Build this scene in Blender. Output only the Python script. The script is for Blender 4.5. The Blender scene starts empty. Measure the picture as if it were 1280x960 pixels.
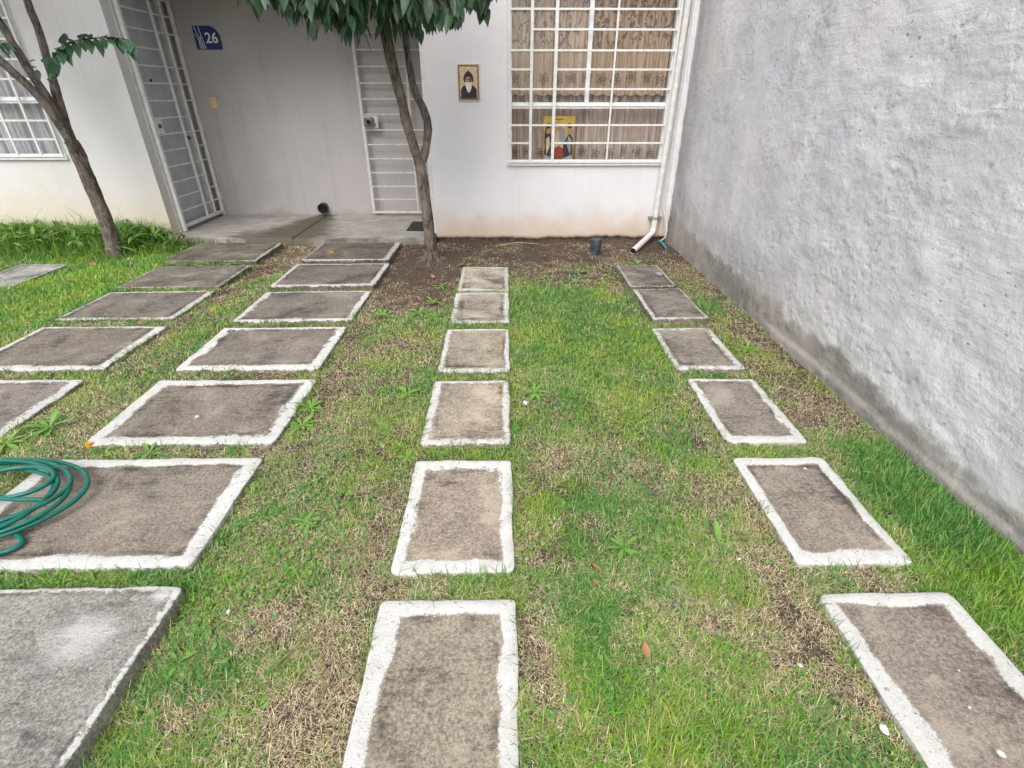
import bpy, bmesh, math, random
import numpy as np
from mathutils import Vector, Matrix

random.seed(7)
R = np.random.default_rng(11)
rad = math.radians
scene = bpy.context.scene
COL = scene.collection

# ------------------------------------------------------------------ camera, sky, sun, exposure
cd = bpy.data.cameras.new('camera')
cam = bpy.data.objects.new('camera', cd)
COL.objects.link(cam)
cam.location = (0, 0, 1.6)
cam.rotation_euler = (rad(90 - 29.36), 0, rad(-0.78))
cd.sensor_width = 36
cd.lens = 18.0
cd.clip_start = 0.02
cd.clip_end = 500
scene.camera = cam

SUN_EL, SUN_AZ = 50.0, 196.0          # azimuth clockwise from +Y (towards the house)
world = bpy.data.worlds.new('World')
scene.world = world
world.use_nodes = True
wn = world.node_tree
wn.nodes.clear()
sky = wn.nodes.new('ShaderNodeTexSky')
sky.sky_type = 'NISHITA'
sky.sun_disc = False
sky.sun_elevation = rad(SUN_EL)
sky.sun_rotation = rad(SUN_AZ)
sky.air_density = 1.0
sky.dust_density = 3.0
sky.ozone_density = 1.0
hs = wn.nodes.new('ShaderNodeHueSaturation')      # cloud cover: the sky's blue is washed out to grey-white
hs.inputs['Saturation'].default_value = 0.24
bgn = wn.nodes.new('ShaderNodeBackground')
bgn.inputs['Strength'].default_value = 0.15
wo = wn.nodes.new('ShaderNodeOutputWorld')
wn.links.new(sky.outputs[0], hs.inputs['Color'])
wn.links.new(hs.outputs[0], bgn.inputs[0])
wn.links.new(bgn.outputs[0], wo.inputs[0])

sl = bpy.data.lights.new('sun', 'SUN')
sl.energy = 1.5
sl.angle = rad(45)
sl.color = (1.0, 0.965, 0.92)
sun = bpy.data.objects.new('sun', sl)
COL.objects.link(sun)
_d = Vector((math.sin(rad(SUN_AZ)) * math.cos(rad(SUN_EL)), math.cos(rad(SUN_AZ)) * math.cos(rad(SUN_EL)), math.sin(rad(SUN_EL))))
sun.rotation_euler = _d.to_track_quat('Z', 'Y').to_euler()
sun.location = _d * 20

vs = scene.view_settings
vs.view_transform = 'Standard'
vs.look = 'None'
vs.gamma = 1
vs.use_curve_mapping = False
vs.exposure = 0.62
scene.cycles.max_bounces = 8
scene.cycles.transparent_max_bounces = 12
scene.cycles.use_denoising = True

# ------------------------------------------------------------------ helpers: noise
def _hash(ix, iy, seed):
    h = (ix.astype(np.int64) * 374761393 + iy.astype(np.int64) * 668265263 + seed * 2147483647) & 0xffffffff
    h = ((h ^ (h >> 13)) * 1274126177) & 0xffffffff
    h = h ^ (h >> 16)
    return (h & 0xffffff) / float(0xffffff)

def vn(x, y, seed=0):
    x = np.asarray(x, float); y = np.asarray(y, float)
    ix = np.floor(x); iy = np.floor(y)
    fx = x - ix; fy = y - iy
    fx = fx * fx * (3 - 2 * fx); fy = fy * fy * (3 - 2 * fy)
    a = _hash(ix, iy, seed); b = _hash(ix + 1, iy, seed)
    c = _hash(ix, iy + 1, seed); d = _hash(ix + 1, iy + 1, seed)
    return (a * (1 - fx) + b * fx) * (1 - fy) + (c * (1 - fx) + d * fx) * fy

def fbm(x, y, seed=0, o=4):
    v = 0; a = 0.5; t = 0
    for k in range(o):
        v = v + a * vn(x, y, seed + k * 17); t += a
        x = np.asarray(x) * 2.03 + 5.1; y = np.asarray(y) * 2.03 + 1.7; a *= 0.5
    return v / t

def sstep(x, a, b):
    t = np.clip((np.asarray(x) - a) / (b - a), 0, 1)
    return t * t * (3 - 2 * t)

# ------------------------------------------------------------------ helpers: objects
def tag(o, label=None, cat=None, group=None, kind=None):
    if label: o['label'] = label
    if cat: o['category'] = cat
    if group: o['group'] = group
    if kind: o['kind'] = kind
    return o

def empty(name, loc=(0, 0, 0), label=None, cat=None, group=None):
    o = bpy.data.objects.new(name, None)
    o.empty_display_size = 0.1
    COL.objects.link(o)
    o.location = loc
    return tag(o, label, cat, group)

def link(name, me, mat=None, parent=None, smooth=False):
    o = bpy.data.objects.new(name, me)
    COL.objects.link(o)
    if mat is not None and not me.materials:
        me.materials.append(mat)
    if smooth:
        me.polygons.foreach_set('use_smooth', [True] * len(me.polygons))
    if parent is not None:
        o.parent = parent
        p = parent.location.copy()
        if parent.parent: p = p + parent.parent.location
        o.location = -p          # parents are never rotated: children are modelled in world coordinates
    return o

class MB:
    """collects simple shapes into one mesh"""
    def __init__(s): s.bm = bmesh.new()
    def box(s, x0, x1, y0, y1, z0, z1, bev=0.0):
        r = bmesh.ops.create_cube(s.bm, size=1)
        for v in r['verts']:
            v.co = Vector(((x0 + x1) / 2 + v.co.x * (x1 - x0), (y0 + y1) / 2 + v.co.y * (y1 - y0), (z0 + z1) / 2 + v.co.z * (z1 - z0)))
        if bev > 0:
            es = list({e for v in r['verts'] for e in v.link_edges})
            bmesh.ops.bevel(s.bm, geom=es, offset=bev, segments=2, affect='EDGES', profile=0.5)
        return s
    def tube(s, pts, rads, seg=10, cap=True, rough=0.0, seed=0, freq=6.0):
        pts = [Vector(p) for p in pts]
        if not hasattr(rads, '__len__'): rads = [rads] * len(pts)
        rings = []
        t0 = (pts[1] - pts[0]).normalized()
        up = Vector((0, 0, 1)) if abs(t0.z) < 0.9 else Vector((1, 0, 0))
        nrm = (up - t0 * up.dot(t0)).normalized()
        rr = random.Random(seed)
        ph = [rr.uniform(0, 6.28) for _ in range(4)]
        for i, p in enumerate(pts):
            a = pts[max(i - 1, 0)]; b = pts[min(i + 1, len(pts) - 1)]
            t = (b - a).normalized()
            nrm = (nrm - t * nrm.dot(t)).normalized()
            bi = t.cross(nrm)
            ring = []
            for k in range(seg):
                an = 2 * math.pi * k / seg
                rr_ = rads[i]
                if rough:
                    rr_ *= 1 + rough * (0.5 * math.sin(3 * an + ph[0] + i * 0.23) + 0.35 * math.sin(5 * an + ph[1] - i * 0.31) + 0.4 * math.sin(i * 0.9 + 2 * an + ph[2]) + rr.uniform(-0.45, 0.45))
                ring.append(s.bm.verts.new(p + nrm * (math.cos(an) * rr_) + bi * (math.sin(an) * rr_)))
            rings.append(ring)
        for i in range(len(rings) - 1):
            for k in range(seg):
                s.bm.faces.new((rings[i][k], rings[i][(k + 1) % seg], rings[i + 1][(k + 1) % seg], rings[i + 1][k]))
        if cap:      # caps on their own vertices, so the sides shade smoothly up to a crisp rim
            s.bm.faces.new([s.bm.verts.new(v.co) for v in reversed(rings[0])]); s.bm.faces.new([s.bm.verts.new(v.co) for v in rings[-1]])
        return s
    def poly(s, pts, thick=None, axis=(0, 1, 0)):
        """flat polygon, optionally extruded along axis"""
        a = Vector(axis)
        f = [s.bm.verts.new(Vector(p)) for p in pts]
        if thick is None:
            s.bm.faces.new(f)
        else:
            b = [s.bm.verts.new(Vector(p) + a * thick) for p in pts]
            s.bm.faces.new(f); s.bm.faces.new(list(reversed(b)))
            n = len(f)
            for i in range(n):
                s.bm.faces.new((f[(i + 1) % n], f[i], b[i], b[(i + 1) % n]))
        return s
    def build(s, name, mat, parent=None, smooth=False):
        bmesh.ops.recalc_face_normals(s.bm, faces=s.bm.faces)
        me = bpy.data.meshes.new(name)
        s.bm.to_mesh(me); s.bm.free()
        return link(name, me, mat, parent, smooth)

def np_mesh(name, co, quads=None, tris=None):
    me = bpy.data.meshes.new(name)
    co = np.ascontiguousarray(co, np.float32)
    nq = 0 if quads is None else len(quads); nt = 0 if tris is None else len(tris)
    me.vertices.add(len(co)); me.vertices.foreach_set('co', co.ravel())
    idx = []
    if nq: idx.append(np.asarray(quads, np.int32).ravel())
    if nt: idx.append(np.asarray(tris, np.int32).ravel())
    idx = np.concatenate(idx)
    me.loops.add(len(idx)); me.loops.foreach_set('vertex_index', idx)
    me.polygons.add(nq + nt)
    st = np.concatenate([np.arange(nq) * 4, nq * 4 + np.arange(nt) * 3]).astype(np.int32)
    me.polygons.foreach_set('loop_start', st)
    me.update(calc_edges=True)
    return me

def add_attr(me, name, typ, data):
    a = me.attributes.new(name, typ, 'POINT')
    key = {'FLOAT': 'value', 'FLOAT_VECTOR': 'vector', 'FLOAT_COLOR': 'color'}[typ]
    a.data.foreach_set(key, np.ascontiguousarray(data, np.float32).ravel())

def grid_faces(nx, ny):
    i, j = np.meshgrid(np.arange(nx - 1), np.arange(ny - 1))
    a = (j * nx + i).ravel()
    return np.stack([a, a + 1, a + nx + 1, a + nx], 1)

# ------------------------------------------------------------------ helpers: materials
def N(nt, typ, ins=None, **props):
    n = nt.nodes.new(typ)
    for k, v in props.items(): setattr(n, k, v)
    for k, v in (ins or {}).items():
        s = n.inputs[k]
        if isinstance(v, bpy.types.NodeSocket): nt.links.new(v, s)
        else: s.default_value = v
    return n

def c4(c): return (c[0], c[1], c[2], 1.0)

def mat(name, rough=0.85, spec=0.3):
    m = bpy.data.materials.new(name); m.use_nodes = True
    nt = m.node_tree
    b = nt.nodes['Principled BSDF']
    b.inputs['Roughness'].default_value = rough
    b.inputs['Specular IOR Level'].default_value = spec
    return m, nt, b

def noise(nt, vec, scale, detail=4, rough=0.55, dist=0.0):
    return N(nt, 'ShaderNodeTexNoise', {'Vector': vec, 'Scale': scale, 'Detail': detail, 'Roughness': rough, 'Distortion': dist}).outputs['Fac']

def mrange(nt, v, a, b, c=0.0, d=1.0, smooth=True):
    n = N(nt, 'ShaderNodeMapRange', {'Value': v, 'From Min': a, 'From Max': b, 'To Min': c, 'To Max': d})
    if smooth: n.interpolation_type = 'SMOOTHSTEP'
    return n.outputs[0]

def mth(nt, op, a, b=0.0, c=None):
    n = N(nt, 'ShaderNodeMath', operation=op)
    for i, v in enumerate([a, b] + ([c] if c is not None else [])):
        if isinstance(v, bpy.types.NodeSocket): nt.links.new(v, n.inputs[i])
        else: n.inputs[i].default_value = v
    return n.outputs[0]

def mix(nt, fac, a, b, mode='MIX'):
    n = N(nt, 'ShaderNodeMix', data_type='RGBA', blend_type=mode)
    for i, v in ((0, fac), (6, a), (7, b)):
        if isinstance(v, bpy.types.NodeSocket): nt.links.new(v, n.inputs[i])
        else: n.inputs[i].default_value = v if i == 0 else c4(v)
    return n.outputs[2]

def bump(nt, b, h, strength=0.4, dist=0.01, prev=None):
    n = N(nt, 'ShaderNodeBump', {'Height': h, 'Strength': strength, 'Distance': dist})
    if prev is not None: nt.links.new(prev, n.inputs['Normal'])
    nt.links.new(n.outputs[0], b.inputs['Normal'])
    return n.outputs[0]

def pos(nt): return N(nt, 'ShaderNodeNewGeometry').outputs['Position']

def objc(nt): return N(nt, 'ShaderNodeTexCoord').outputs['Object']

def scalev(nt, v, s):
    return N(nt, 'ShaderNodeMapping', {'Vector': v, 'Scale': s}).outputs[0]

def attr(nt, name): return N(nt, 'ShaderNodeAttribute', attribute_name=name)

def plain(name, col, rough=0.6, var=0.12, scale=30, bmp=0.1, spec=0.3, metal=0.0):
    m, nt, b = mat(name, rough, spec)
    p = objc(nt)
    f = noise(nt, p, scale, 5)
    col2 = tuple(c * (1 - var * 2.2) for c in col)
    nt.links.new(mix(nt, mrange(nt, f, 0.35, 0.65), col2, col), b.inputs['Base Color'])
    b.inputs['Metallic'].default_value = metal
    if bmp: bump(nt, b, noise(nt, p, scale * 4, 4), bmp, 0.003)
    return m

M = {}
M['white_metal'] = plain('white_painted_steel', (0.74, 0.735, 0.715), 0.45, 0.06, 25, 0.08, 0.4)
M['white_frame'] = plain('white_aluminium', (0.76, 0.775, 0.79), 0.4, 0.04, 20, 0.03, 0.4)
M['shaded_metal'] = plain('shaded_white_steel', (0.60, 0.575, 0.555), 0.5, 0.1, 25, 0.08, 0.35)  # white gate steel darkened in colour for recess shade; also the beige lock plate
M['pvc_white'] = plain('white_pvc', (0.74, 0.73, 0.70), 0.4, 0.08, 14, 0.05, 0.4)
M['pvc_grey'] = plain('grey_pvc', (0.075, 0.085, 0.10), 0.6, 0.25, 18, 0.1)
M['dark'] = plain('dark_recess', (0.012, 0.012, 0.012), 0.9, 0.2, 30, 0)
M['lock'] = plain('worn_lock_metal', (0.22, 0.20, 0.18), 0.45, 0.3, 60, 0.2, 0.5, 0.6)
M['blue'] = plain('blue_enamel', (0.012, 0.03, 0.145), 0.4, 0.08, 40, 0.0, 0.4)
M['print_white'] = plain('white_print', (0.72, 0.74, 0.78), 0.6, 0.03, 40, 0)
M['ivory'] = plain('ivory_plastic', (0.66, 0.52, 0.25), 0.45, 0.06, 40, 0)
M['teal_tube'] = plain('blue_tube', (0.03, 0.28, 0.36), 0.4, 0.1, 40, 0)
M['mat_fibre'] = plain('doormat_fibre', (0.045, 0.045, 0.05), 0.95, 0.25, 120, 0.6)
M['chip'] = plain('white_stone', (0.72, 0.70, 0.66), 0.8, 0.1, 60, 0.3)
M['stone'] = plain('grey_stone', (0.22, 0.21, 0.2), 0.85, 0.2, 60, 0.4)
M['clamp'] = plain('grey_clamp', (0.33, 0.32, 0.3), 0.5, 0.2, 60, 0.1)
M['twig'] = plain('dry_twig', (0.36, 0.28, 0.19), 0.85, 0.25, 70, 0.3)

def wall_mat(name, base, base2, stain, z0, z1, stain_amt, streak, bmp=0.5):
    m, nt, b = mat(name, 0.88, 0.2)
    p = pos(nt)
    big = noise(nt, p, 1.1, 5, 0.6)
    col = mix(nt, mrange(nt, big, 0.35, 0.7), base, base2)
    sv = scalev(nt, p, (9, 9, 0.35))
    st = noise(nt, sv, 1.0, 5, 0.6)
    col = mix(nt, mth(nt, 'MULTIPLY', mrange(nt, st, 0.54, 0.8), streak), col, tuple(c * 0.62 for c in base))
    fine = noise(nt, p, 55, 4)
    col = mix(nt, mth(nt, 'MULTIPLY', mrange(nt, fine, 0.6, 0.75), 0.12), col, tuple(c * 0.6 for c in base))
    z = N(nt, 'ShaderNodeSeparateXYZ', {0: p}).outputs[2]
    n2 = noise(nt, p, 2.3, 6, 0.62)
    zz = mth(nt, 'ADD', z, mth(nt, 'MULTIPLY', mth(nt, 'SUBTRACT', n2, 0.5), 0.55))
    sm = mth(nt, 'MULTIPLY', mrange(nt, zz, z1, z0), stain_amt)
    col = mix(nt, sm, col, stain)
    dots = N(nt, 'ShaderNodeTexVoronoi', {'Vector': p, 'Scale': 16.0, 'Randomness': 1.0}).outputs['Distance']
    dm = mth(nt, 'MULTIPLY', mrange(nt, dots, 0.10, 0.05), mrange(nt, noise(nt, p, 3.0, 2), 0.5, 0.62))
    col = mix(nt, mth(nt, 'MULTIPLY', dm, 0.55), col, (0.16, 0.14, 0.12))
    nt.links.new(col, b.inputs['Base Color'])
    h = mth(nt, 'ADD', noise(nt, p, 38, 5, 0.6), mth(nt, 'MULTIPLY', noise(nt, p, 9, 4), 1.2))
    h = mth(nt, 'SUBTRACT', h, dm)
    bump(nt, b, h, bmp, 0.006)
    return m

M['facade'] = wall_mat('white_stucco', (0.73, 0.725, 0.74), (0.69, 0.68, 0.695), (0.56, 0.42, 0.30), 0.02, 0.50, 0.8, 0.28)
M['facade_l'] = wall_mat('white_stucco_neighbour', (0.66, 0.655, 0.655), (0.60, 0.595, 0.595), (0.62, 0.52, 0.38), 0.05, 1.0, 0.7, 0.25)
M['recess'] = wall_mat('shaded_stucco', (0.42, 0.396, 0.39), (0.37, 0.35, 0.345), (0.30, 0.25, 0.22), 0.03, 0.13, 0.7, 0.32)  # same white stucco, with the shade of the recess put into its colour
M['foundation'] = plain('foundation_concrete', (0.13, 0.10, 0.085), 0.95, 0.3, 22, 0.6)
M['jamb'] = plain('painted_jamb', (0.68, 0.68, 0.685), 0.6, 0.08, 10, 0.15)
M['door'] = plain('grey_blue_door', (0.46, 0.495, 0.53), 0.4, 0.06, 6, 0.05, 0.4)

# soil
m, nt, b = mat('soil', 0.95, 0.1)
p = pos(nt)
n1 = noise(nt, p, 3.0, 6, 0.6); n2 = noise(nt, p, 40, 6, 0.7); n3 = noise(nt, p, 150, 4, 0.6)
col = mix(nt, mrange(nt, n2, 0.3, 0.7), (0.058, 0.041, 0.032), (0.175, 0.130, 0.10))
col = mix(nt, mrange(nt, n1, 0.45, 0.7), col, (0.115, 0.082, 0.06), 'MIX')
col = mix(nt, mrange(nt, n3, 0.63, 0.7), col, (0.25, 0.20, 0.15))
nt.links.new(col, b.inputs['Base Color'])
bump(nt, b, mth(nt, 'ADD', n2, mth(nt, 'MULTIPLY', n3, 0.6)), 0.9, 0.02)
M['soil'] = m

# blades and leaflets: colour from the blade, light passes through
def leaf_mat(name, trans=0.35, rough=0.5, spec=0.35, fixed=None, var=0.25, scale=8):
    m, nt, b = mat(name, rough, spec)
    if fixed is None:
        col = attr(nt, 'col').outputs['Color']
    else:
        inf = N(nt, 'ShaderNodeObjectInfo').outputs['Random']
        f = noise(nt, objc(nt), scale, 3)
        col = mix(nt, mrange(nt, f, 0.35, 0.65), tuple(c * (1 - var) for c in fixed), tuple(c * (1 + var) for c in fixed))
        col = mix(nt, mth(nt, 'MULTIPLY', inf, 0.45), col, tuple(x * y for x, y in zip(fixed, (1.5, 1.25, 0.9))))
    nt.links.new(col, b.inputs['Base Color'])
    t = N(nt, 'ShaderNodeBsdfTranslucent', {'Color': col})
    mx = N(nt, 'ShaderNodeMixShader', {0: trans, 1: b.outputs[0], 2: t.outputs[0]})
    nt.links.new(mx.outputs[0], nt.nodes['Material Output'].inputs[0])
    return m
M['grass'] = leaf_mat('grass_blade')
M['straw'] = leaf_mat('dry_straw', 0.2, 0.8, 0.15)
M['tree_leaf'] = leaf_mat('glossy_tree_leaf', 0.22, 0.33, 0.5, (0.048, 0.115, 0.064), 0.38, 5)
M['weed'] = leaf_mat('weed_leaf', 0.3, 0.5, 0.35, (0.19, 0.37, 0.085), 0.2, 14)
M['fallen'] = leaf_mat('fallen_leaf', 0.15, 0.6, 0.3, (0.36, 0.20, 0.11), 0.25, 20)
M['petal'] = plain('yellow_petal', (0.85, 0.45, 0.02), 0.6, 0.1, 60, 0)

# bark
m, nt, b = mat('bark', 0.9, 0.15)
p = objc(nt)
sv = scalev(nt, p, (42, 42, 14))
n1 = noise(nt, sv, 1.0, 6, 0.65, 0.6); n2 = noise(nt, p, 5, 4); n3 = noise(nt, p, 120, 3)
col = mix(nt, mrange(nt, n1, 0.35, 0.65), (0.050, 0.040, 0.034), (0.19, 0.155, 0.135))
col = mix(nt, mrange(nt, n2, 0.45, 0.7, 0, 0.7), col, (0.24, 0.21, 0.18))
col = mix(nt, mrange(nt, n3, 0.6, 0.7, 0, 0.4), col, (0.09, 0.10, 0.06))
nt.links.new(col, b.inputs['Base Color'])
bump(nt, b, mth(nt, 'ADD', n1, mth(nt, 'MULTIPLY', n3, 0.3)), 1.0, 0.012)
M['bark'] = m

# concrete slab: borders painted white, centre bare and stained
m, nt, b = mat('concrete_slab_painted_border', 0.9, 0.2)
p = pos(nt)
e1 = N(nt, 'ShaderNodeSeparateXYZ', {0: attr(nt, 'e1').outputs['Vector']})
e2 = N(nt, 'ShaderNodeSeparateXYZ', {0: attr(nt, 'e2').outputs['Vector']})
tint = attr(nt, 'tint').outputs['Color']
smear = attr(nt, 'smear').outputs['Fac']
mm = mth(nt, 'MINIMUM', mth(nt, 'MINIMUM', e1.outputs[0], e1.outputs[1]), mth(nt, 'MINIMUM', e1.outputs[2], e2.outputs[0]))
white, dirt = e2.outputs[1], e2.outputs[2]
na = noise(nt, p, 7, 5, 0.62); nb = noise(nt, p, 100, 6, 0.75); nst = noise(nt, scalev(nt, p, (9, 42, 9)), 1.0, 6, 0.7, 0.7); nc = noise(nt, p, 300, 4, 0.7); nd = noise(nt, p, 3.2, 5, 0.65, 0.4)
ne = noise(nt, p, 24, 5, 0.7)
md = mth(nt, 'ADD', mm, mth(nt, 'ADD', mth(nt, 'MULTIPLY', mth(nt, 'SUBTRACT', noise(nt, p, 4.5, 3, 0.5), 0.5), 1.5), mth(nt, 'MULTIPLY', mth(nt, 'SUBTRACT', nb, 0.5), 0.9)))
paint = mrange(nt, md, 1.05, 0.93)
wearn = mth(nt, 'ADD', mth(nt, 'MULTIPLY', ne, 0.5), mth(nt, 'MULTIPLY', noise(nt, p, 85, 5, 0.7), 0.5))
wearn = mth(nt, 'ADD', wearn, mth(nt, 'MULTIPLY', mth(nt, 'SUBTRACT', noise(nt, p, 1.7, 2), 0.5), 0.35))
thr = mth(nt, 'SUBTRACT', white, mth(nt, 'ADD', mrange(nt, mm, 0.45, 1.05, 0, 0.13), mrange(nt, mm, 0.22, 0.0, 0, 0.09)))
wear = mrange(nt, mth(nt, 'SUBTRACT', wearn, thr), 0.015, -0.035)
paint = mth(nt, 'MULTIPLY', paint, wear)
sm = mth(nt, 'MULTIPLY', mrange(nt, mth(nt, 'ADD', smear, mth(nt, 'MULTIPLY', mth(nt, 'ADD', mth(nt, 'SUBTRACT', nst, 0.5), mth(nt, 'SUBTRACT', ne, 0.5)), 1.0)), 0.35, 1.0), 0.85)
paint = mth(nt, 'MAXIMUM', paint, sm)
# bare concrete
col = mix(nt, mrange(nt, nb, 0.3, 0.7), (0.42, 0.42, 0.42), (1.45, 1.43, 1.40))
col = mix(nt, 1.0, tint, col, 'MULTIPLY')
col = mix(nt, mrange(nt, mth(nt, 'ADD', nd, mth(nt, 'MULTIPLY', nst, 0.25)), 0.58, 0.44, 0, 0.6), col, mix(nt, 1.0, tint, (1.55, 1.54, 1.52), 'MULTIPLY'))
col = mix(nt, mrange(nt, nc, 0.58, 0.70, 0, 0.75), col, (0.50, 0.46, 0.40))
col = mix(nt, mrange(nt, nc, 0.42, 0.32, 0, 0.6), col, (0.05, 0.045, 0.04))
stn = mth(nt, 'ADD', nd, mth(nt, 'ADD', mth(nt, 'MULTIPLY', mth(nt, 'SUBTRACT', ne, 0.5), 0.45), mth(nt, 'MULTIPLY', mth(nt, 'SUBTRACT', nst, 0.5), 0.55)))
edge = mth(nt, 'MULTIPLY', mrange(nt, mm, 1.0, 1.12), mrange(nt, mm, 1.9, 1.1))
stn = mth(nt, 'ADD', stn, mth(nt, 'MULTIPLY', mth(nt, 'MULTIPLY', edge, mrange(nt, noise(nt, p, 2.3, 3), 0.42, 0.62)), 0.20))
stn = mth(nt, 'ADD', stn, mth(nt, 'MULTIPLY', dirt, 0.12))
col = mix(nt, mrange(nt, stn, 0.48, 0.82, 0, 0.8), col, (0.055, 0.049, 0.045))
wcol = mix(nt, mrange(nt, ne, 0.35, 0.7), (0.84, 0.83, 0.81), (0.72, 0.71, 0.68))
wcol = mix(nt, mth(nt, 'MULTIPLY', dirt, 0.75), wcol, (0.30, 0.28, 0.25))
wcol = mix(nt, mrange(nt, noise(nt, p, 65, 5, 0.65), 0.61, 0.68, 0, 0.8), wcol, (0.20, 0.18, 0.155))
wcol = mix(nt, mrange(nt, nd, 0.5, 0.75, 0, 0.35), wcol, (0.46, 0.43, 0.38))
col = mix(nt, paint, col, wcol)
nt.links.new(col, b.inputs['Base Color'])
h = mth(nt, 'ADD', mth(nt, 'MULTIPLY', nb, 0.7), mth(nt, 'MULTIPLY', nc, 0.5))
h = mth(nt, 'ADD', h, mth(nt, 'MULTIPLY', paint, 0.25))
bump(nt, b, h, 0.9, 0.012)
M['slab'] = m

# stoop
m, nt, b = mat('stoop_concrete', 0.85, 0.25)
p = pos(nt)
st = attr(nt, 'stain').outputs['Fac']
n1 = noise(nt, p, 6, 6, 0.62); n2 = noise(nt, p, 70, 4); n3 = noise(nt, scalev(nt, p, (3, 14, 3)), 1.2, 5, 0.6)
col = mix(nt, mrange(nt, n1, 0.3, 0.7), (0.27, 0.245, 0.225), (0.40, 0.37, 0.345))
col = mix(nt, mrange(nt, n2, 0.55, 0.7, 0, 0.4), col, (0.2, 0.18, 0.16))
k = mth(nt, 'ADD', st, mth(nt, 'MULTIPLY', mth(nt, 'SUBTRACT', n3, 0.5), 0.9))
col = mix(nt, mrange(nt, k, 0.3, 0.75, 0, 0.9), col, (0.075, 0.066, 0.045))
nt.links.new(col, b.inputs['Base Color'])
bump(nt, b, mth(nt, 'ADD', n2, n1), 0.4, 0.006)
M['stoop'] = m

# rough side wall
m, nt, b = mat('rough_render', 0.92, 0.15)
p = pos(nt)
foot = attr(nt, 'foot').outputs['Fac']
wash = attr(nt, 'wash').outputs['Fac']
pit = attr(nt, 'pit').outputs['Fac']
damp = attr(nt, 'damp').outputs['Fac']
n1 = noise(nt, p, 0.9, 6, 0.6, 0.5); n2 = noise(nt, p, 4.5, 6, 0.62, 0.4); n3 = noise(nt, scalev(nt, p, (2, 2.2, 1.0)), 1.5, 7, 0.66, 1.0)
n4 = noise(nt, p, 45, 5, 0.65); n5 = noise(nt, p, 170, 3, 0.6)
col = mix(nt, mrange(nt, n1, 0.36, 0.66), (0.60, 0.625, 0.675), (0.71, 0.69, 0.705))
col = mix(nt, mrange(nt, n3, 0.46, 0.66, 0, 0.6), col, (0.77, 0.775, 0.80))
col = mix(nt, mrange(nt, n2, 0.52, 0.70, 0, 0.5), col, (0.50, 0.495, 0.50))
col = mix(nt, mth(nt, 'MULTIPLY', wash, mrange(nt, n3, 0.36, 0.62, 0.3, 0.85)), col, (0.81, 0.805, 0.83))
col = mix(nt, mrange(nt, n4, 0.60, 0.72, 0, 0.35), col, (0.38, 0.37, 0.36))
vor = N(nt, 'ShaderNodeTexVoronoi', {'Vector': scalev(nt, p, (1, 0.8, 1.25)), 'Scale': 15.0, 'Randomness': 1.0})
vd = mth(nt, 'ADD', vor.outputs['Distance'], mth(nt, 'MULTIPLY', mth(nt, 'SUBTRACT', n4, 0.5), 0.35))
vclus = mrange(nt, noise(nt, p, 1.7, 6, 0.7), 0.46, 0.58)
vsel = mrange(nt, N(nt, 'ShaderNodeSeparateColor', {0: vor.outputs['Color']}).outputs[0], 0.45, 0.85)
spit = mth(nt, 'MULTIPLY', mth(nt, 'MULTIPLY', mrange(nt, mth(nt, 'ADD', vd, mth(nt, 'MULTIPLY', N(nt, 'ShaderNodeSeparateColor', {0: vor.outputs['Color']}).outputs[1], 0.09)), 0.19, 0.07), vclus), mth(nt, 'MULTIPLY', vsel, mth(nt, 'SUBTRACT', 1.0, foot)))
foot = mrange(nt, mth(nt, 'ADD', foot, mth(nt, 'MULTIPLY', mth(nt, 'SUBTRACT', n2, 0.5), 0.9)), 0.2, 0.75)
col = mix(nt, mth(nt, 'MULTIPLY', damp, mrange(nt, n3, 0.3, 0.62, 0.35, 1.0)), col, (0.33, 0.31, 0.30))
fcol = mix(nt, mrange(nt, n2, 0.35, 0.65), (0.24, 0.225, 0.215), (0.36, 0.335, 0.315))
fcol = mix(nt, mrange(nt, n4, 0.5, 0.7, 0, 0.4), fcol, (0.40, 0.37, 0.34))
fcol = mix(nt, mrange(nt, n1, 0.45, 0.65, 0, 0.6), fcol, (0.44, 0.40, 0.37))
col = mix(nt, foot, col, fcol)
col = mix(nt, mth(nt, 'MULTIPLY', mth(nt, 'MAXIMUM', mth(nt, 'MULTIPLY', pit, 0.6), spit), 0.7), col, (0.15, 0.135, 0.12))
nt.links.new(col, b.inputs['Base Color'])
h = mth(nt, 'ADD', n4, mth(nt, 'MULTIPLY', n5, 0.45))
n6 = noise(nt, scalev(nt, p, (30, 12, 22)), 1.0, 5, 0.65, 0.3)
h = mth(nt, 'ADD', h, mth(nt, 'MULTIPLY', n6, 0.45))
tv = N(nt, 'ShaderNodeMapping', {'Vector': p, 'Rotation': (rad(35), 0, 0), 'Scale': (4, 3, 22)}).outputs[0]
h = mth(nt, 'ADD', h, mth(nt, 'MULTIPLY', mth(nt, 'MULTIPLY', noise(nt, tv, 1.0, 5, 0.6, 0.5), vclus), 1.6))
h = mth(nt, 'SUBTRACT', h, mth(nt, 'MULTIPLY', spit, 4.0))
bump(nt, b, h, 0.5, 0.009)
M['rough'] = m

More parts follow.
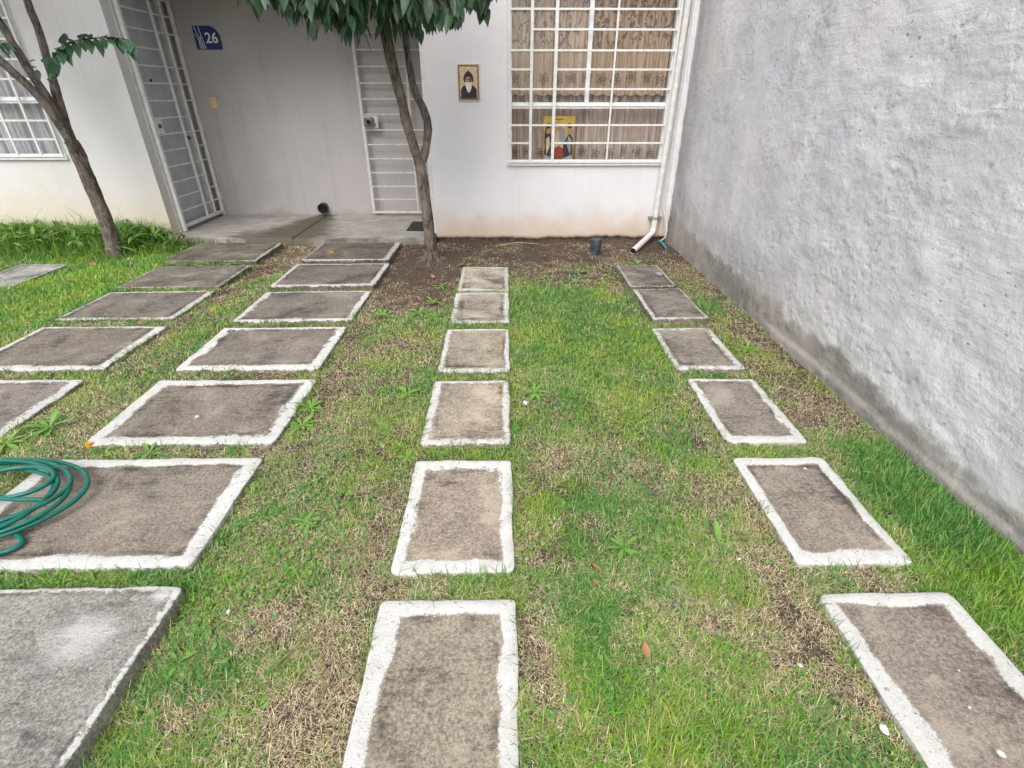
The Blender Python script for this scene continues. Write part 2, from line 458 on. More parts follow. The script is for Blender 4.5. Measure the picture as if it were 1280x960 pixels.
# window glass: clear with a Fresnel reflection
m = bpy.data.materials.new('window_glass'); m.use_nodes = True
nt = m.node_tree; nt.nodes.clear()
gm = N(nt, 'ShaderNodeNewGeometry')
dt = N(nt, 'ShaderNodeVectorMath', {0: gm.outputs['Incoming'], 1: gm.outputs['Normal']}, operation='DOT_PRODUCT').outputs['Value']
fac = mth(nt, 'MULTIPLY_ADD', mth(nt, 'POWER', mth(nt, 'SUBTRACT', 1.0, mth(nt, 'ABSOLUTE', dt)), 5.0), 0.95, 0.045)   # Schlick, same from both sides
gl = N(nt, 'ShaderNodeBsdfGlossy', {'Roughness': 0.02})
tr = N(nt, 'ShaderNodeBsdfTransparent', {'Color': (0.98, 0.985, 0.985, 1)})
mx = N(nt, 'ShaderNodeMixShader', {0: fac, 1: tr.outputs[0], 2: gl.outputs[0]})
o_ = N(nt, 'ShaderNodeOutputMaterial', {0: mx.outputs[0]})
M['glass'] = m

def curtain_mat(name, c1, c2, z_lace=None, dark=None):
    m, nt, b = mat(name, 0.85, 0.15)
    p = pos(nt)
    n1 = noise(nt, scalev(nt, p, (40, 40, 3)), 1.0, 4); n2 = noise(nt, p, 300, 2)
    col = mix(nt, mrange(nt, n1, 0.3, 0.7), c1, c2)
    col = mix(nt, mrange(nt, n2, 0.45, 0.6, 0, 0.25), col, tuple(x * 0.6 for x in c1))
    if z_lace is not None:
        z = N(nt, 'ShaderNodeSeparateXYZ', {0: p}).outputs[2]
        v = N(nt, 'ShaderNodeTexNoise', {'Vector': scalev(nt, p, (16, 4, 8)), 'Scale': 1.0, 'Detail': 2.0, 'Distortion': 1.8}).outputs['Fac']
        k = mth(nt, 'MULTIPLY', mrange(nt, v, 0.52, 0.57), mrange(nt, z, z_lace - 0.06, z_lace + 0.14, 0, 0.85))
        col = mix(nt, k, col, dark)
    nt.links.new(col, b.inputs['Base Color'])
    return m
M['curtain_front'] = curtain_mat('brown_lace_curtain', (0.37, 0.26, 0.18), (0.53, 0.40, 0.285), 2.0, (0.13, 0.085, 0.065))
M['curtain_back'] = curtain_mat('taupe_sheer_curtain', (0.36, 0.285, 0.235), (0.57, 0.46, 0.39))
M['curtain_left'] = curtain_mat('grey_sheer_curtain', (0.34, 0.35, 0.37), (0.58, 0.59, 0.60))
M['embroidery'] = plain('brown_embroidery', (0.12, 0.075, 0.045), 0.8, 0.2, 80, 0)
for nm, c in dict(p_yellow=(0.58, 0.40, 0.09), p_dark=(0.035, 0.035, 0.04), p_skin=(0.48, 0.27, 0.16), p_cream=(0.66, 0.52, 0.34), p_red=(0.40, 0.05, 0.035),
                  p_brown=(0.17, 0.075, 0.045), p_white=(0.74, 0.72, 0.67), p_gold=(0.58, 0.38, 0.16), p_grey=(0.30, 0.33, 0.37), p_tile=(0.70, 0.67, 0.62)).items():
    M[nm] = plain('print_' + nm[2:], c, 0.5, 0.1, 50, 0)

# hose
m, nt, b = mat('green_hose', 0.35, 0.45)
f = noise(nt, pos(nt), 25, 3)
nt.links.new(mix(nt, mrange(nt, f, 0.35, 0.65), (0.004, 0.115, 0.085), (0.006, 0.155, 0.115)), b.inputs['Base Color'])
M['hose'] = m

# ------------------------------------------------------------------ slab layout (metres; x0, x1, y_near, y_far)
SL = {
 'A1': (-5.16, -4.67, 4.76, 5.45), 'A2': (-5.14, -4.66, 3.95, 4.63),
 'B1': (-3.70, -2.70, 5.52, 6.30), 'B2': (-3.66, -2.69, 4.69, 5.39), 'B3': (-3.65, -2.68, 3.90, 4.59), 'B4': (-3.62, -2.66, 3.03, 3.76), 'B5': (-3.62, -2.68, 2.27, 2.89),
 'C1': (-2.20, -1.26, 5.50, 6.30), 'C2': (-2.21, -1.23, 4.65, 5.40), 'C3': (-2.20, -1.24, 3.85, 4.57), 'C4': (-2.19, -1.24, 3.02, 3.73), 'C5': (-2.20, -1.21, 2.19, 2.88), 'C6': (-2.27, -1.21, 1.38, 2.06), 'C7': (-2.25, -1.18, 0.52, 1.28),
 'D1': (-0.445, 0.033, 4.58, 5.32), 'D2': (-0.45, 0.03, 3.79, 4.51), 'D3': (-0.45, 0.025, 2.955, 3.67), 'D4': (-0.45, 0.02, 2.16, 2.85), 'D5': (-0.445, 0.025, 1.345, 2.03), 'D6': (-0.45, 0.03, 0.55, 1.225),
 'E1': (1.17, 1.61, 4.61, 5.32), 'E2': (1.18, 1.63, 3.815, 4.555), 'E3': (1.13, 1.59, 2.98, 3.665), 'E4': (1.15, 1.58, 2.165, 2.845), 'E5': (1.125, 1.575, 1.365, 2.03), 'E6': (1.13, 1.61, 0.55, 1.235),
}
def slab_mask(x, y, grow=0.0):
    k = np.zeros(len(x), bool)
    for (x0, x1, y0, y1) in SL.values():
        k |= (x > x0 - grow) & (x < x1 + grow) & (y > y0 - grow) & (y < y1 + grow)
    return k

def gz(x, y):
    """height of the soil"""
    x = np.asarray(x, float); y = np.asarray(y, float)
    z = (fbm(x * 1.3, y * 1.3, 3) - 0.5) * 0.035 + (fbm(x * 9, y * 9, 5) - 0.5) * 0.018 - 0.004
    z = z - 0.022 * sstep(x, -2.75, -2.65) * (1 - sstep(x, -2.4, -2.25)) * sstep(y, 4.2, 5.0)
    z = z - 0.02 * np.exp(-((x + 1.13) / 0.09) ** 2) * (1 - sstep(y, 1.2, 1.6))
    z = z - 0.03 * np.exp(-((x - 1.12) / 0.1) ** 2) * sstep(y, 3.7, 4.3)
    z = z + 0.05 * np.exp(-(((x + 0.80) / 0.28) ** 2 + ((y - 5.6) / 0.3) ** 2))
    z = z + 0.06 * sstep(-x, 3.9, 4.6) * sstep(y, 5.6, 6.3)
    return z

# ------------------------------------------------------------------ ground sheet
def axis(a, b, step, far):
    inner = np.arange(a, b + 1e-6, step)
    out = np.array([0.15, 0.5, 1.2, 3, 7, 16, 40, far])
    return np.concatenate([a - out[::-1], inner, b + out])
gx = axis(-7.6, 2.4, 0.032, 120); gy = axis(-0.4, 6.9, 0.032, 120)
X, Y = np.meshgrid(gx, gy)
Z = gz(X.ravel(), Y.ravel())
co = np.stack([X.ravel(), Y.ravel(), Z], 1)
me = np_mesh('ground', co, grid_faces(len(gx), len(gy)))
tag(link('ground', me, M['soil'], smooth=True), 'bare brown soil of the front yard under the lawn', 'ground', kind='structure')

# ------------------------------------------------------------------ house on the right and the recess
HL = 'white stuccoed house with grilled window and recessed entrance beside the grey wall'
house = empty('house', (0.6, 6.6, 0), HL, 'house')
FX0, FX1, FY = -0.86, 2.045, 6.55
WX0, WX1, WZ0, WZ1 = 0.05, 1.86, 0.905, 2.68
# front wall below the window with a ragged lower plaster edge
def ragged_wall(name, x0, x1, ztop, zlow, matl, par, seed):
    n = int((x1 - x0) / 0.025) + 1
    xs = np.linspace(x0, x1, n)
    zb = zlow + (fbm(xs * 3, xs * 0, seed) - 0.5) * 0.06 + (fbm(xs * 22, xs * 0, seed + 3) - 0.5) * 0.03
    rows = []
    rows.append(np.stack([xs, np.full(n, FY + 0.05), zb + 0.004], 1))
    rows.append(np.stack([xs, np.full(n, FY + 0.006), zb], 1))
    for t in np.linspace(0.04, 1, 24):
        z = zb + (ztop - zb) * t
        rows.append(np.stack([xs, FY + (fbm(xs * 4, z * 4, seed + 9) - 0.5) * 0.010 * (1 - t), z], 1))
    me = np_mesh(name, np.concatenate(rows), grid_faces(n, len(rows))[:, ::1])
    return link(name, me, matl, par, True)
ragged_wall('wall', FX0, FX1, WZ0, 0.035, M['facade'], house, 21)
w = MB()
w.box(FX0, WX0, FY, FY + 0.15, WZ0, 5.2)
w.box(WX1, FX1, FY, FY + 0.15, WZ0, 5.2)
w.box(WX0, WX1, FY, FY + 0.15, WZ1, 5.2)
w.box(FX0, FX0 + 0.15, FY + 0.15, 7.83, 0.05, 2.78)
w.build('wall', M['facade'], house)
MB().box(FX0 + 0.012, FX1, FY + 0.02, FY + 0.14, -0.2, 0.3).build('foundation', M['foundation'], house)
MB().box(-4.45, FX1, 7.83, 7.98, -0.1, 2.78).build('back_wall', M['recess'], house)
MB().box(-4.14, FX0 - 0.002, FY + 0.003, 7.9, 2.78, 5.2).build('upper_storey', M['facade'], house)
MB().box(FX0, FX1, 6.7, 10.5, 5.2, 5.35).build('roof', M['foundation'], house)
MB().box(FX1 - 0.15, FX1, 6.7, 10.5, -0.1, 5.2).build('end_wall', M['facade'], house)
# plaster ribs in the corner by the side wall
for x0, x1, pr in ((1.955, 1.985, 0.016), (2.012, 2.045, 0.03)):
    zs = np.linspace(0.06, 4.4, 160)
    r = []
    xl = x0 + (fbm(zs * 7, zs * 0, 31) - 0.5) * 0.02; xr = x1 + (fbm(zs * 9, zs * 0, 37) - 0.5) * 0.016
    yy = FY - pr * (0.75 + 0.5 * fbm(zs * 5, zs * 0, 41))
    cols = [np.stack([xl - 0.006, np.full(160, FY + 0.01), zs], 1), np.stack([xl, yy, zs], 1), np.stack([xr, yy, zs], 1), np.stack([xr + 0.006, np.full(160, FY + 0.01), zs], 1)]
    co = np.stack(cols, 1).reshape(-1, 3)
    me = np_mesh('plaster_rib', co, grid_faces(4, 160))
    link('plaster_rib', me, M['facade'], house, True)

# window of the house
def window(par, wx0, wx1, wz0, wz1, rail_z, mull_x, vbars, hrows, label=None):
    wroot = empty('window', (0, 0, 0)); wroot.parent = par
    wroot.location = -par.location
    Yf = FY - 0.012
    def bar(nm, *a, bev=0.004): return MB().box(*a, bev=bev).build(nm, M['white_frame'], wroot)
    t = 0.038
    bar('frame', wx0 - 0.012, wx0 + t, Yf, FY + 0.07, wz0, wz1)
    bar('frame', wx1 - t, wx1 + 0.012, Yf, FY + 0.07, wz0, wz1)
    bar('frame', wx0 - 0.012, wx1 + 0.012, Yf - 0.004, FY + 0.072, wz1 - t, wz1 + 0.01)
    bar('sill', wx0 - 0.022, wx1 + 0.02, Yf - 0.02, FY + 0.074, wz0 - 0.022, wz0 + t)
    bar('rail', wx0 + t, wx1 - t, FY + 0.022, FY + 0.06, rail_z - 0.032, rail_z + 0.032)
    bar('rail', wx0 + t, wx1 - t, FY + 0.012, FY + 0.023, rail_z - 0.008, rail_z + 0.006, bev=0.002)
    bar('mullion', mull_x - 0.024, mull_x + 0.024, FY + 0.026, FY + 0.058, rail_z + 0.032, wz1 - t)
    for a in ((wx0 + t, mull_x - 0.02, rail_z + 0.03, wz1 - t, 0.040), (mull_x + 0.02, wx1 - t, rail_z + 0.03, wz1 - t, 0.046), (wx0 + t, wx1 - t, wz0 + t, rail_z - 0.03, 0.043)):
        MB().box(a[0], a[1], FY + a[4], FY + a[4] + 0.004, a[2], a[3]).build('pane', M['glass'], wroot)
    g0 = FY - 0.045
    for x, hw in vbars:
        MB().box(x - hw, x + hw, g0, g0 + 0.022, wz0 + 0.012, wz1 - 0.01, bev=0.003).build('grille_bar', M['white_metal'], wroot)
    for z, a, c in hrows:
        MB().box(a, c, g0 + 0.004, g0 + 0.016, z - 0.010, z + 0.010, bev=0.002).build('grille_bar', M['white_metal'], wroot)
    for z in (wz0 + 0.02, wz1 - 0.02):
        MB().box(wx0 - 0.005, wx1 + 0.005, g0 - 0.001, g0 + 0.024, z - 0.012, z + 0.012, bev=0.003).build('grille_bar', M['white_metal'], wroot)
    for x in (wx0 + 0.015, wx1 - 0.015):
        for z in (wz0 + 0.25, wz1 - 0.3):
            MB().box(x - 0.008, x + 0.008, g0 + 0.02, Yf + 0.004, z - 0.008, z + 0.008).build('bracket', M['white_metal'], wroot)
    return wroot
a0, a1, a2, a4 = WX0 + 0.012, 0.30, 0.56, WX1 - 0.012
hr = [(2.565, a0, a4), (2.385, a0, a4), (2.21, a1, a4), (2.025, a0, a4), (1.85, a0, a1), (1.85, a2, a4), (1.665, a0, a4), (1.31, a0, a4), (1.125, a0, a1), (1.125, a2, a4)]
window(house, WX0, WX1, WZ0, WZ1, 1.505, 0.93, [(a0, 0.013), (a1, 0.016), (a2, 0.018), (1.197, 0.010), (a4, 0.013)], hr)

# curtains behind the glass
def curtain_y(x, base, amp, k, seed):
    return base + amp * np.sin(x * k + 2.2 * fbm(x * 3, x * 0, seed)) + amp * 0.5 * np.sin(x * k * 2.3 + 3 * fbm(x * 5, x * 0 + 4, seed))
def curtain(name, x0, x1, z0, z1, base, amp, k, seed, matl, scallop=0.0, label=None, cat=None):
    nx = int((x1 - x0) / 0.006); nz = 30
    xs = np.linspace(x0, x1, nx)
    ys = curtain_y(xs, base, amp, k, seed)
    zb = z0 + scallop * np.abs(np.sin(xs * math.pi / 0.125)) * -1 + scallop
    rows = []
    for t in np.linspace(0, 1, nz):
        z = zb + (z1 - zb) * t
        rows.append(np.stack([xs + 0.006 * np.sin(z * 5 + xs * 9), ys + 0.004 * np.sin(z * 7 + xs * 20), z], 1))
    me = np_mesh(name, np.concatenate(rows), grid_faces(nx, nz))
    return tag(link(name, me, matl, None, True), label, cat)
cf = curtain('curtain', 0.0, 1.95, 1.60, 2.72, 6.664, 0.015, 55, 51, M['curtain_front'], 0.022, 'upper brown lace curtain tier with scalloped hem behind the grilled window', 'curtain')
cb = curtain('curtain', -0.02, 1.97, 0.86, 2.72, 6.716, 0.020, 62, 57, M['curtain_back'], 0, 'lower taupe sheer curtain behind the grilled window', 'curtain')
def flowers(par, z, base, amp, k, seed, x0, x1, step, r):
    x = x0
    i = 0
    while x < x1:
        mb = MB()
        zz = z + 0.012 * math.sin(i * 1.7)
        for q in range(5):
            an = q * 2 * math.pi / 5 + 0.3 + i
            px, pz = x + math.cos(an) * r * 0.62, zz + math.sin(an) * r * 0.62
            loop = []
            for s in range(9):
                b_ = s * 2 * math.pi / 8
                lx = px + math.cos(an) * math.cos(b_) * r * 0.45 - math.sin(an) * math.sin(b_) * r * 0.26
                lz = pz + math.sin(an) * math.cos(b_) * r * 0.45 + math.cos(an) * math.sin(b_) * r * 0.26
                ly = float(curtain_y(np.array([lx]), base, amp, k, seed)[0]) - 0.007
                loop.append((lx, ly, lz))
            mb.tube(loop, 0.0027, 4, False)
        mb.build('embroidered_flower', M['embroidery'], par)
        x += step * (0.9 + 0.2 * ((i * 37) % 10) / 10); i += 1
flowers(cf, 1.775, 6.664, 0.015, 55, 51, 0.12, 1.84, 0.165, 0.056)
flowers(cb, 1.015, 6.716, 0.020, 62, 57, 0.12, 1.84, 0.165, 0.052)
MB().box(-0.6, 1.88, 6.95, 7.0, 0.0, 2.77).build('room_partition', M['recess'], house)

# ------------------------------------------------------------------ pictures
def disc(cx, cz, rx, rz, n=20, a0=0, a1=2 * math.pi):
    return [(cx + rx * math.cos(a0 + (a1 - a0) * i / n), cz + rz * math.sin(a0 + (a1 - a0) * i / n)) for i in range(n)]
def flat(par, name, pts, y, matl, th=0.0012):
    return MB().poly([(x, y, z) for x, z in pts], th).build(name, matl, par)
tile = empty('picture_tile', (-0.39, FY - 0.01, 1.55), 'small framed picture tile of a bearded figure in black hood on white wall', 'picture')
cx, cz = -0.388, 1.728
Yt = FY - 0.012
MB().box(cx - 0.122, cx + 0.122, Yt, FY - 0.001, cz - 0.178, cz + 0.178, 0.004).build('tile', M['p_tile'], tile)
flat(tile, 'border', [(cx - .113, cz - .168), (cx + .113, cz - .168), (cx + .113, cz + .168), (cx - .113, cz + .168)], Yt - .0016, M['p_brown'])
for k in range(9):
    for zz in (cz - .160, cz + .160):
        x = cx - .1 + k * .025
        flat(tile, 'border_ornament', [(x - .008, zz - .004), (x + .008, zz - .004), (x + .004, zz + .004), (x - .004, zz + .004)], Yt - .0030, M['p_gold'])
for k in range(13):
    for xx in (cx - .105, cx + .105):
        z = cz - .15 + k * .025
        flat(tile, 'border_ornament', [(xx - .003, z - .008), (xx + .003, z - .008), (xx + .003, z + .006), (xx - .003, z + .006)], Yt - .0030, M['p_gold'])
flat(tile, 'background', [(cx - .096, cz - .150), (cx + .096, cz - .150), (cx + .096, cz + .150), (cx - .096, cz + .150)], Yt - .0042, M['p_cream'])
flat(tile, 'halo_ring', disc(cx, cz + .045, .083, .083, 28), Yt - .0056, M['p_gold'])
flat(tile, 'halo', disc(cx, cz + .045, .077, .077, 28), Yt - .0070, M['p_cream'])
flat(tile, 'robe', [(cx - .088, cz - .148), (cx + .088, cz - .148), (cx + .086, cz - .065), (cx + .062, cz - .035), (cx + .03, cz - .022), (cx - .03, cz - .022), (cx - .066, cz - .035), (cx - .086, cz - .07)], Yt - .0084, M['p_dark'])
flat(tile, 'hood', [(cx - .052, cz + .005), (cx + .052, cz + .005), (cx + .056, cz + .04), (cx + .044, cz + .075), (cx + .02, cz + .10), (cx, cz + .116), (cx - .02, cz + .10), (cx - .044, cz + .075), (cx - .056, cz + .04)], Yt - .0098, M['p_dark'])
flat(tile, 'face', disc(cx, cz + .018, .038, .038), Yt - .0112, M['p_skin'])
flat(tile, 'cheek_shade', [(cx + .006, cz - .01), (cx + .032, cz), (cx + .036, cz + .04), (cx + .008, cz + .048)], Yt - .0122, M['p_brown'])
flat(tile, 'beard', [(cx - .036, cz + .002), (cx - .012, cz + .004), (cx, cz - .006), (cx + .012, cz + .004), (cx + .036, cz + .002), (cx + .03, cz - .05), (cx + .016, cz - .085), (cx, cz - .097), (cx - .016, cz - .085), (cx - .03, cz - .05)], Yt - .0132, M['p_white'])
flat(tile, 'brow', [(cx - .03, cz + .026), (cx + .03, cz + .026), (cx + .028, cz + .031), (cx - .028, cz + .031)], Yt - .0142, M['p_brown'])
flat(tile, 'nose', [(cx - .005, cz + .003), (cx + .006, cz + .003), (cx + .002, cz + .026), (cx - .002, cz + .026)], Yt - .0142, M['p_cream'])

post = empty('picture_card', (0.635, 6.63, 0.93), 'yellow picture card with robed figures propped inside the grilled window', 'picture')
Yp = 6.628; px, pz = 0.637, 1.165
def pf(nm, pts, k, mt): return flat(post, nm, [(px + a, pz + c) for a, c in pts], Yp - 0.0013 * k, M[mt], 0.0011)
pf('card', [(-.178, -.235), (.172, -.235), (.178, .235), (-.178, .235)], 0, 'p_yellow')
pf('lower_ground', [(-.172, -.23), (.168, -.23), (.17, -.12), (.06, -.06), (-.06, -.06), (-.174, -.12)], 1, 'p_brown')
pf('title_strip', [(-.06, .195), (.05, .195), (.05, .205), (-.06, .205)], 1, 'p_brown')
for s in (-1, 1):
    pf('rock', [(s * .17, -.05), (s * .165, .09), (s * .13, .16), (s * .10, .08), (s * .08, -.02)], 2, 'p_dark' if s < 0 else 'p_grey')
    pf('robe', [(s * .16, -.2), (s * .165, .0), (s * .125, .055), (s * .085, .0), (s * .05, -.1), (s * .07, -.2)], 3, 'p_dark')
    pf('robe_fold', [(s * .14, -.17), (s * .15, -.01), (s * .115, .03), (s * .095, -.06)], 4, 'p_grey' if s > 0 else 'p_cream')
    pf('head', disc(s * .125, .078, .026, .031, 14), 4, 'p_skin')
    pf('halo', disc(s * .122, .135, .03, .03, 14), 2, 'p_brown')
    pf('boat', [(s * .165, -.225), (s * .16, -.17), (s * .03, -.225), (s * .05, -.235)], 5, 'p_grey')
pf('centre_robe', [(-.05, -.1), (.055, -.1), (.045, .06), (.0, .1), (-.04, .06)], 4, 'p_cream')
pf('mantle', [(.01, -.08), (.07, -.03), (.065, .1), (.02, .14), (.0, .08)], 5, 'p_grey')
pf('head', disc(0.005, .105, .022, .028, 14), 6, 'p_skin')
pf('red_cloth', [(-.045, -.2), (.06, -.2), (.05, -.1), (.0, -.075), (-.04, -.1)], 5, 'p_red')

# number plate with 26
plate = empty('house_number_plate', (-3.74, 7.81, 2.12), 'blue house number plate reading 26 with white wavy lines on recess wall', 'sign')
Yn = 7.818
x0, x1, z0, z1 = -3.895, -3.575, 2.115, 2.365
arc = [(x1 - .13 + .13 * math.cos(a), z1 - .13 + .13 * math.sin(a)) for a in np.linspace(0, math.pi / 2, 9)]
flat(plate, 'plate', [(x0, z0), (x1, z0)] + arc + [(x0, z1)], Yn, M['blue'], 0.008)
for pts in ([(x0 + .02, z1 - .01), (x0 + .05, z0 + .15), (x0 + .085, z0 + .08), (x0 + .09, z0 + .005)],
            [(x0 + .075, z1 - .005), (x0 + .085, z0 + .15), (x0 + .1, z0 + .08), (x0 + .115, z0 + .005)],
            [(x0 + .09, z0 + .14), (x0 + .055, z0 + .1), (x0 + .03, z0 + .07), (x0 + .055, z0 + .005)],
            [(x0 + .012, z0 + .17), (x0 + .05, z0 + .1), (x0 + .07, z0 + .06), (x0 + .075, z0 + .005)]):
    P = []
    for i in range(13):
        t = i / 12; q = [(1 - t) ** 3, 3 * t * (1 - t) ** 2, 3 * t * t * (1 - t), t ** 3]
        P.append((sum(a * p_[0] for a, p_ in zip(q, pts)), sum(a * p_[1] for a, p_ in zip(q, pts))))
    wdt = .0042
    flat(plate, 'wavy_line', [(a - wdt, c) for a, c in P] + [(a + wdt, c) for a, c in reversed(P)], Yn - .0016, M['print_white'], 0.0012)
def text_mesh(s, size, x, y, z, matl, par, name):
    cu = bpy.data.curves.new('txt', 'FONT'); cu.body = s; cu.size = size; cu.extrude = 0.0008; cu.offset = size * 0.018
    cu.align_x = 'CENTER'; cu.align_y = 'CENTER'
    to = bpy.data.objects.new('txt', cu); COL.objects.link(to)
    dg = bpy.context.evaluated_depsgraph_get()
    me = bpy.data.meshes.new_from_object(to.evaluated_get(dg))
    bpy.data.objects.remove(to)
    me.transform(Matrix.Translation((x, y, z)) @ Matrix.Rotation(rad(90), 4, 'X'))
    me.materials.clear()
    return link(name, me, matl, par)
text_mesh('2', 0.155, x0 + .172, Yn - .002, z0 + .118, M['print_white'], plate, 'digit')
text_mesh('6', 0.155, x0 + .252, Yn - .002, z0 + .118, M['print_white'], plate, 'digit')

sw = empty('doorbell', (-3.865, 7.82, 1.45), 'small ivory doorbell plate on recess wall below the number sign', 'doorbell')
MB().box(-3.912, -3.822, 7.817, 7.829, 1.452, 1.582, 0.004).build('plate', M['ivory'], sw)
MB().tube([(-3.867, 7.818, 1.517), (-3.867, 7.808, 1.517)], 0.016, 14).build('button', M['ivory'], sw)

drain = empty('drain_pipe', (-2.64, 7.78, 0.1), 'dark drain pipe stub sticking out of recess wall above the step', 'pipe')
mb = MB(); pts = [(-2.64, 7.84, 0.185), (-2.64, 7.74, 0.178)]
mb.tube(pts, 0.068, 22, False); mb.tube([(-2.64, 7.745, 0.178), (-2.64, 7.735, 0.1776)], 0.074, 22, False); mb.build('pipe_stub', M['pvc_grey'], drain, True)
MB().tube([(-2.64, 7.83, 0.184), (-2.64, 7.765, 0.18)], 0.058, 22).build('pipe_opening', M['dark'], drain)

# ------------------------------------------------------------------ stoop
stoop = empty('entrance_step', (-2.5, 7.0, 0), 'stained grey concrete step filling the floor of the recessed entrance', 'step')
def step_part(x0, x1, y0, y1, z1):
    nx = int((x1 - x0) / 0.03); ny = int((y1 - y0) / 0.03)
    xs = np.linspace(x0, x1, nx); ys = np.linspace(y0, y1, ny)
    XX, YY = np.meshgrid(xs, ys)
    XX = XX.ravel(); YY = YY.ravel()
    ed = np.minimum(YY - y0, np.minimum(XX - x0, x1 - XX))
    zz = z1 + (fbm(XX * 3, YY * 3, 61) - 0.5) * 0.008 - 0.012 * (1 - sstep(ed, 0, 0.03))
    yj = np.where(YY <= y0 + 1e-6, (fbm(XX * 10, YY, 63) - 0.5) * 0.03, 0)
    co = np.stack([XX, YY + yj, zz], 1)
    fr = co[:nx].copy(); fr[:, 2] = -0.12
    q = grid_faces(nx, ny)
    n0 = len(co)
    q2 = np.array([[n0 + i, n0 + i + 1, i + 1, i] for i in range(nx - 1)])
    co = np.concatenate([co, fr])
    st = np.exp(-((co[:, 0] + 2.60 + 0.10 * (7.83 - co[:, 1])) / (0.16 + 0.45 * (7.83 - co[:, 1]))) ** 2) * 0.85
    st = np.maximum(st, 0.62 * np.exp(-((co[:, 0] + 3.2) / 0.5) ** 2) * (1 - sstep(co[:, 1], 6.6, 7.2)))
    st = np.maximum(st, 0.5 * sstep(co[:, 1], 7.74, 7.83))
    st = np.maximum(st, 0.6 * (1 - sstep(co[:, 1], y0, y0 + 0.1)))
    me = np_mesh('step_slab', co, np.concatenate([q, q2]))
    add_attr(me, 'stain', 'FLOAT', st)
    return link('step_slab', me, M['stoop'], stoop, True)
step_part(-4.40, -2.62, 6.40, 7.84, 0.08)
step_part(-2.608, -0.87, 6.38, 7.84, 0.079)
dm = MB().box(-1.27, -0.93, 6.74, 7.27, 0.083, 0.094, 0.004).build('doormat', M['mat_fibre'])
tag(dm, 'dark grey doormat on the step behind the forked tree trunk', 'doormat')

# ------------------------------------------------------------------ neighbouring house on the left
nb_ = empty('house', (-6, 6.6, 0), 'white neighbouring house with grey door and window behind the leaning tree', 'house')
LX0, LX1, LZ0 = -6.95, -5.09, 0.975
w = MB()
w.box(-10, -4.14, FY, FY + 0.15, -0.1, LZ0)
w.box(LX1, -4.14, FY, FY + 0.15, LZ0, 5.2)
w.box(-10, LX0, FY, FY + 0.15, LZ0, 5.2)
w.box(LX0, LX1, FY, FY + 0.15, 2.70, 5.2)
w.build('wall', M['facade_l'], nb_)
MB().box(-10, -4.15, 6.7, 10.5, 5.2, 5.35).build('roof', M['foundation'], nb_)
w = MB()
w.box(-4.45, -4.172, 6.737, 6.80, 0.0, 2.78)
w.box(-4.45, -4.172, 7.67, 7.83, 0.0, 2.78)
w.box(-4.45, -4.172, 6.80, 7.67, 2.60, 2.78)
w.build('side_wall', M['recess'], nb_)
MB().box(-4.29, -4.128, 6.702, 6.735, 0.05, 2.78, 0.004).build('jamb', M['jamb'], nb_)
MB().box(-4.45, -4.14, 6.735, 7.83, 2.782, 5.2).build('upper_storey', M['facade_l'], nb_)
dr = MB().box(-4.22, -4.185, 6.81, 7.63, 0.10, 2.58, 0.003).build('door', M['door'], nb_)
def sub(o, nm, mb, mt, smooth=False):
    c = mb.build(nm, mt, None, smooth); c.parent = o; c.location = (0, 0, 0); return c
for z0, z1 in ((0.25, 1.05), (1.15, 1.9), (2.0, 2.5)):
    sub(dr, 'panel', MB().box(-4.187, -4.181, 6.88, 7.56, z0, z1, 0.003), M['door'])
sub(dr, 'door_frame', MB().box(-4.20, -4.168, 7.63, 7.675, 0.09, 2.6, 0.003), M['jamb'])
sub(dr, 'peephole', MB().tube([(-4.19, 7.1, 1.76), (-4.172, 7.1, 1.76)], 0.014, 12), M['dark'])
sub(dr, 'door_knob', MB().tube([(-4.19, 7.54, 1.12), (-4.165, 7.54, 1.12), (-4.145, 7.54, 1.12)], [0.012, 0.026, 0.018], 14), M['lock'], True)
b0, b1 = LX0 + 0.012, LX1 - 0.012
hr = [(z, b0, b1) for z in (1.17, 1.36, 1.76, 1.94, 2.12, 2.3, 2.48)]
window(nb_, LX0, LX1, LZ0, 2.70, 1.56, -6.0, [(b0, 0.011), (-6.44, 0.013), (-5.60, 0.013), (-5.335, 0.013), (b1, 0.011)], hr)
curtain('curtain', -7.0, -5.0, 0.95, 2.72, 6.69, 0.016, 42, 71, M['curtain_left'], 0, 'pale grey sheer curtain in the left house window', 'curtain')
MB().box(-7.4, -4.5, 6.95, 7.0, 0.0, 2.77).build('room_partition', M['recess'], nb_)

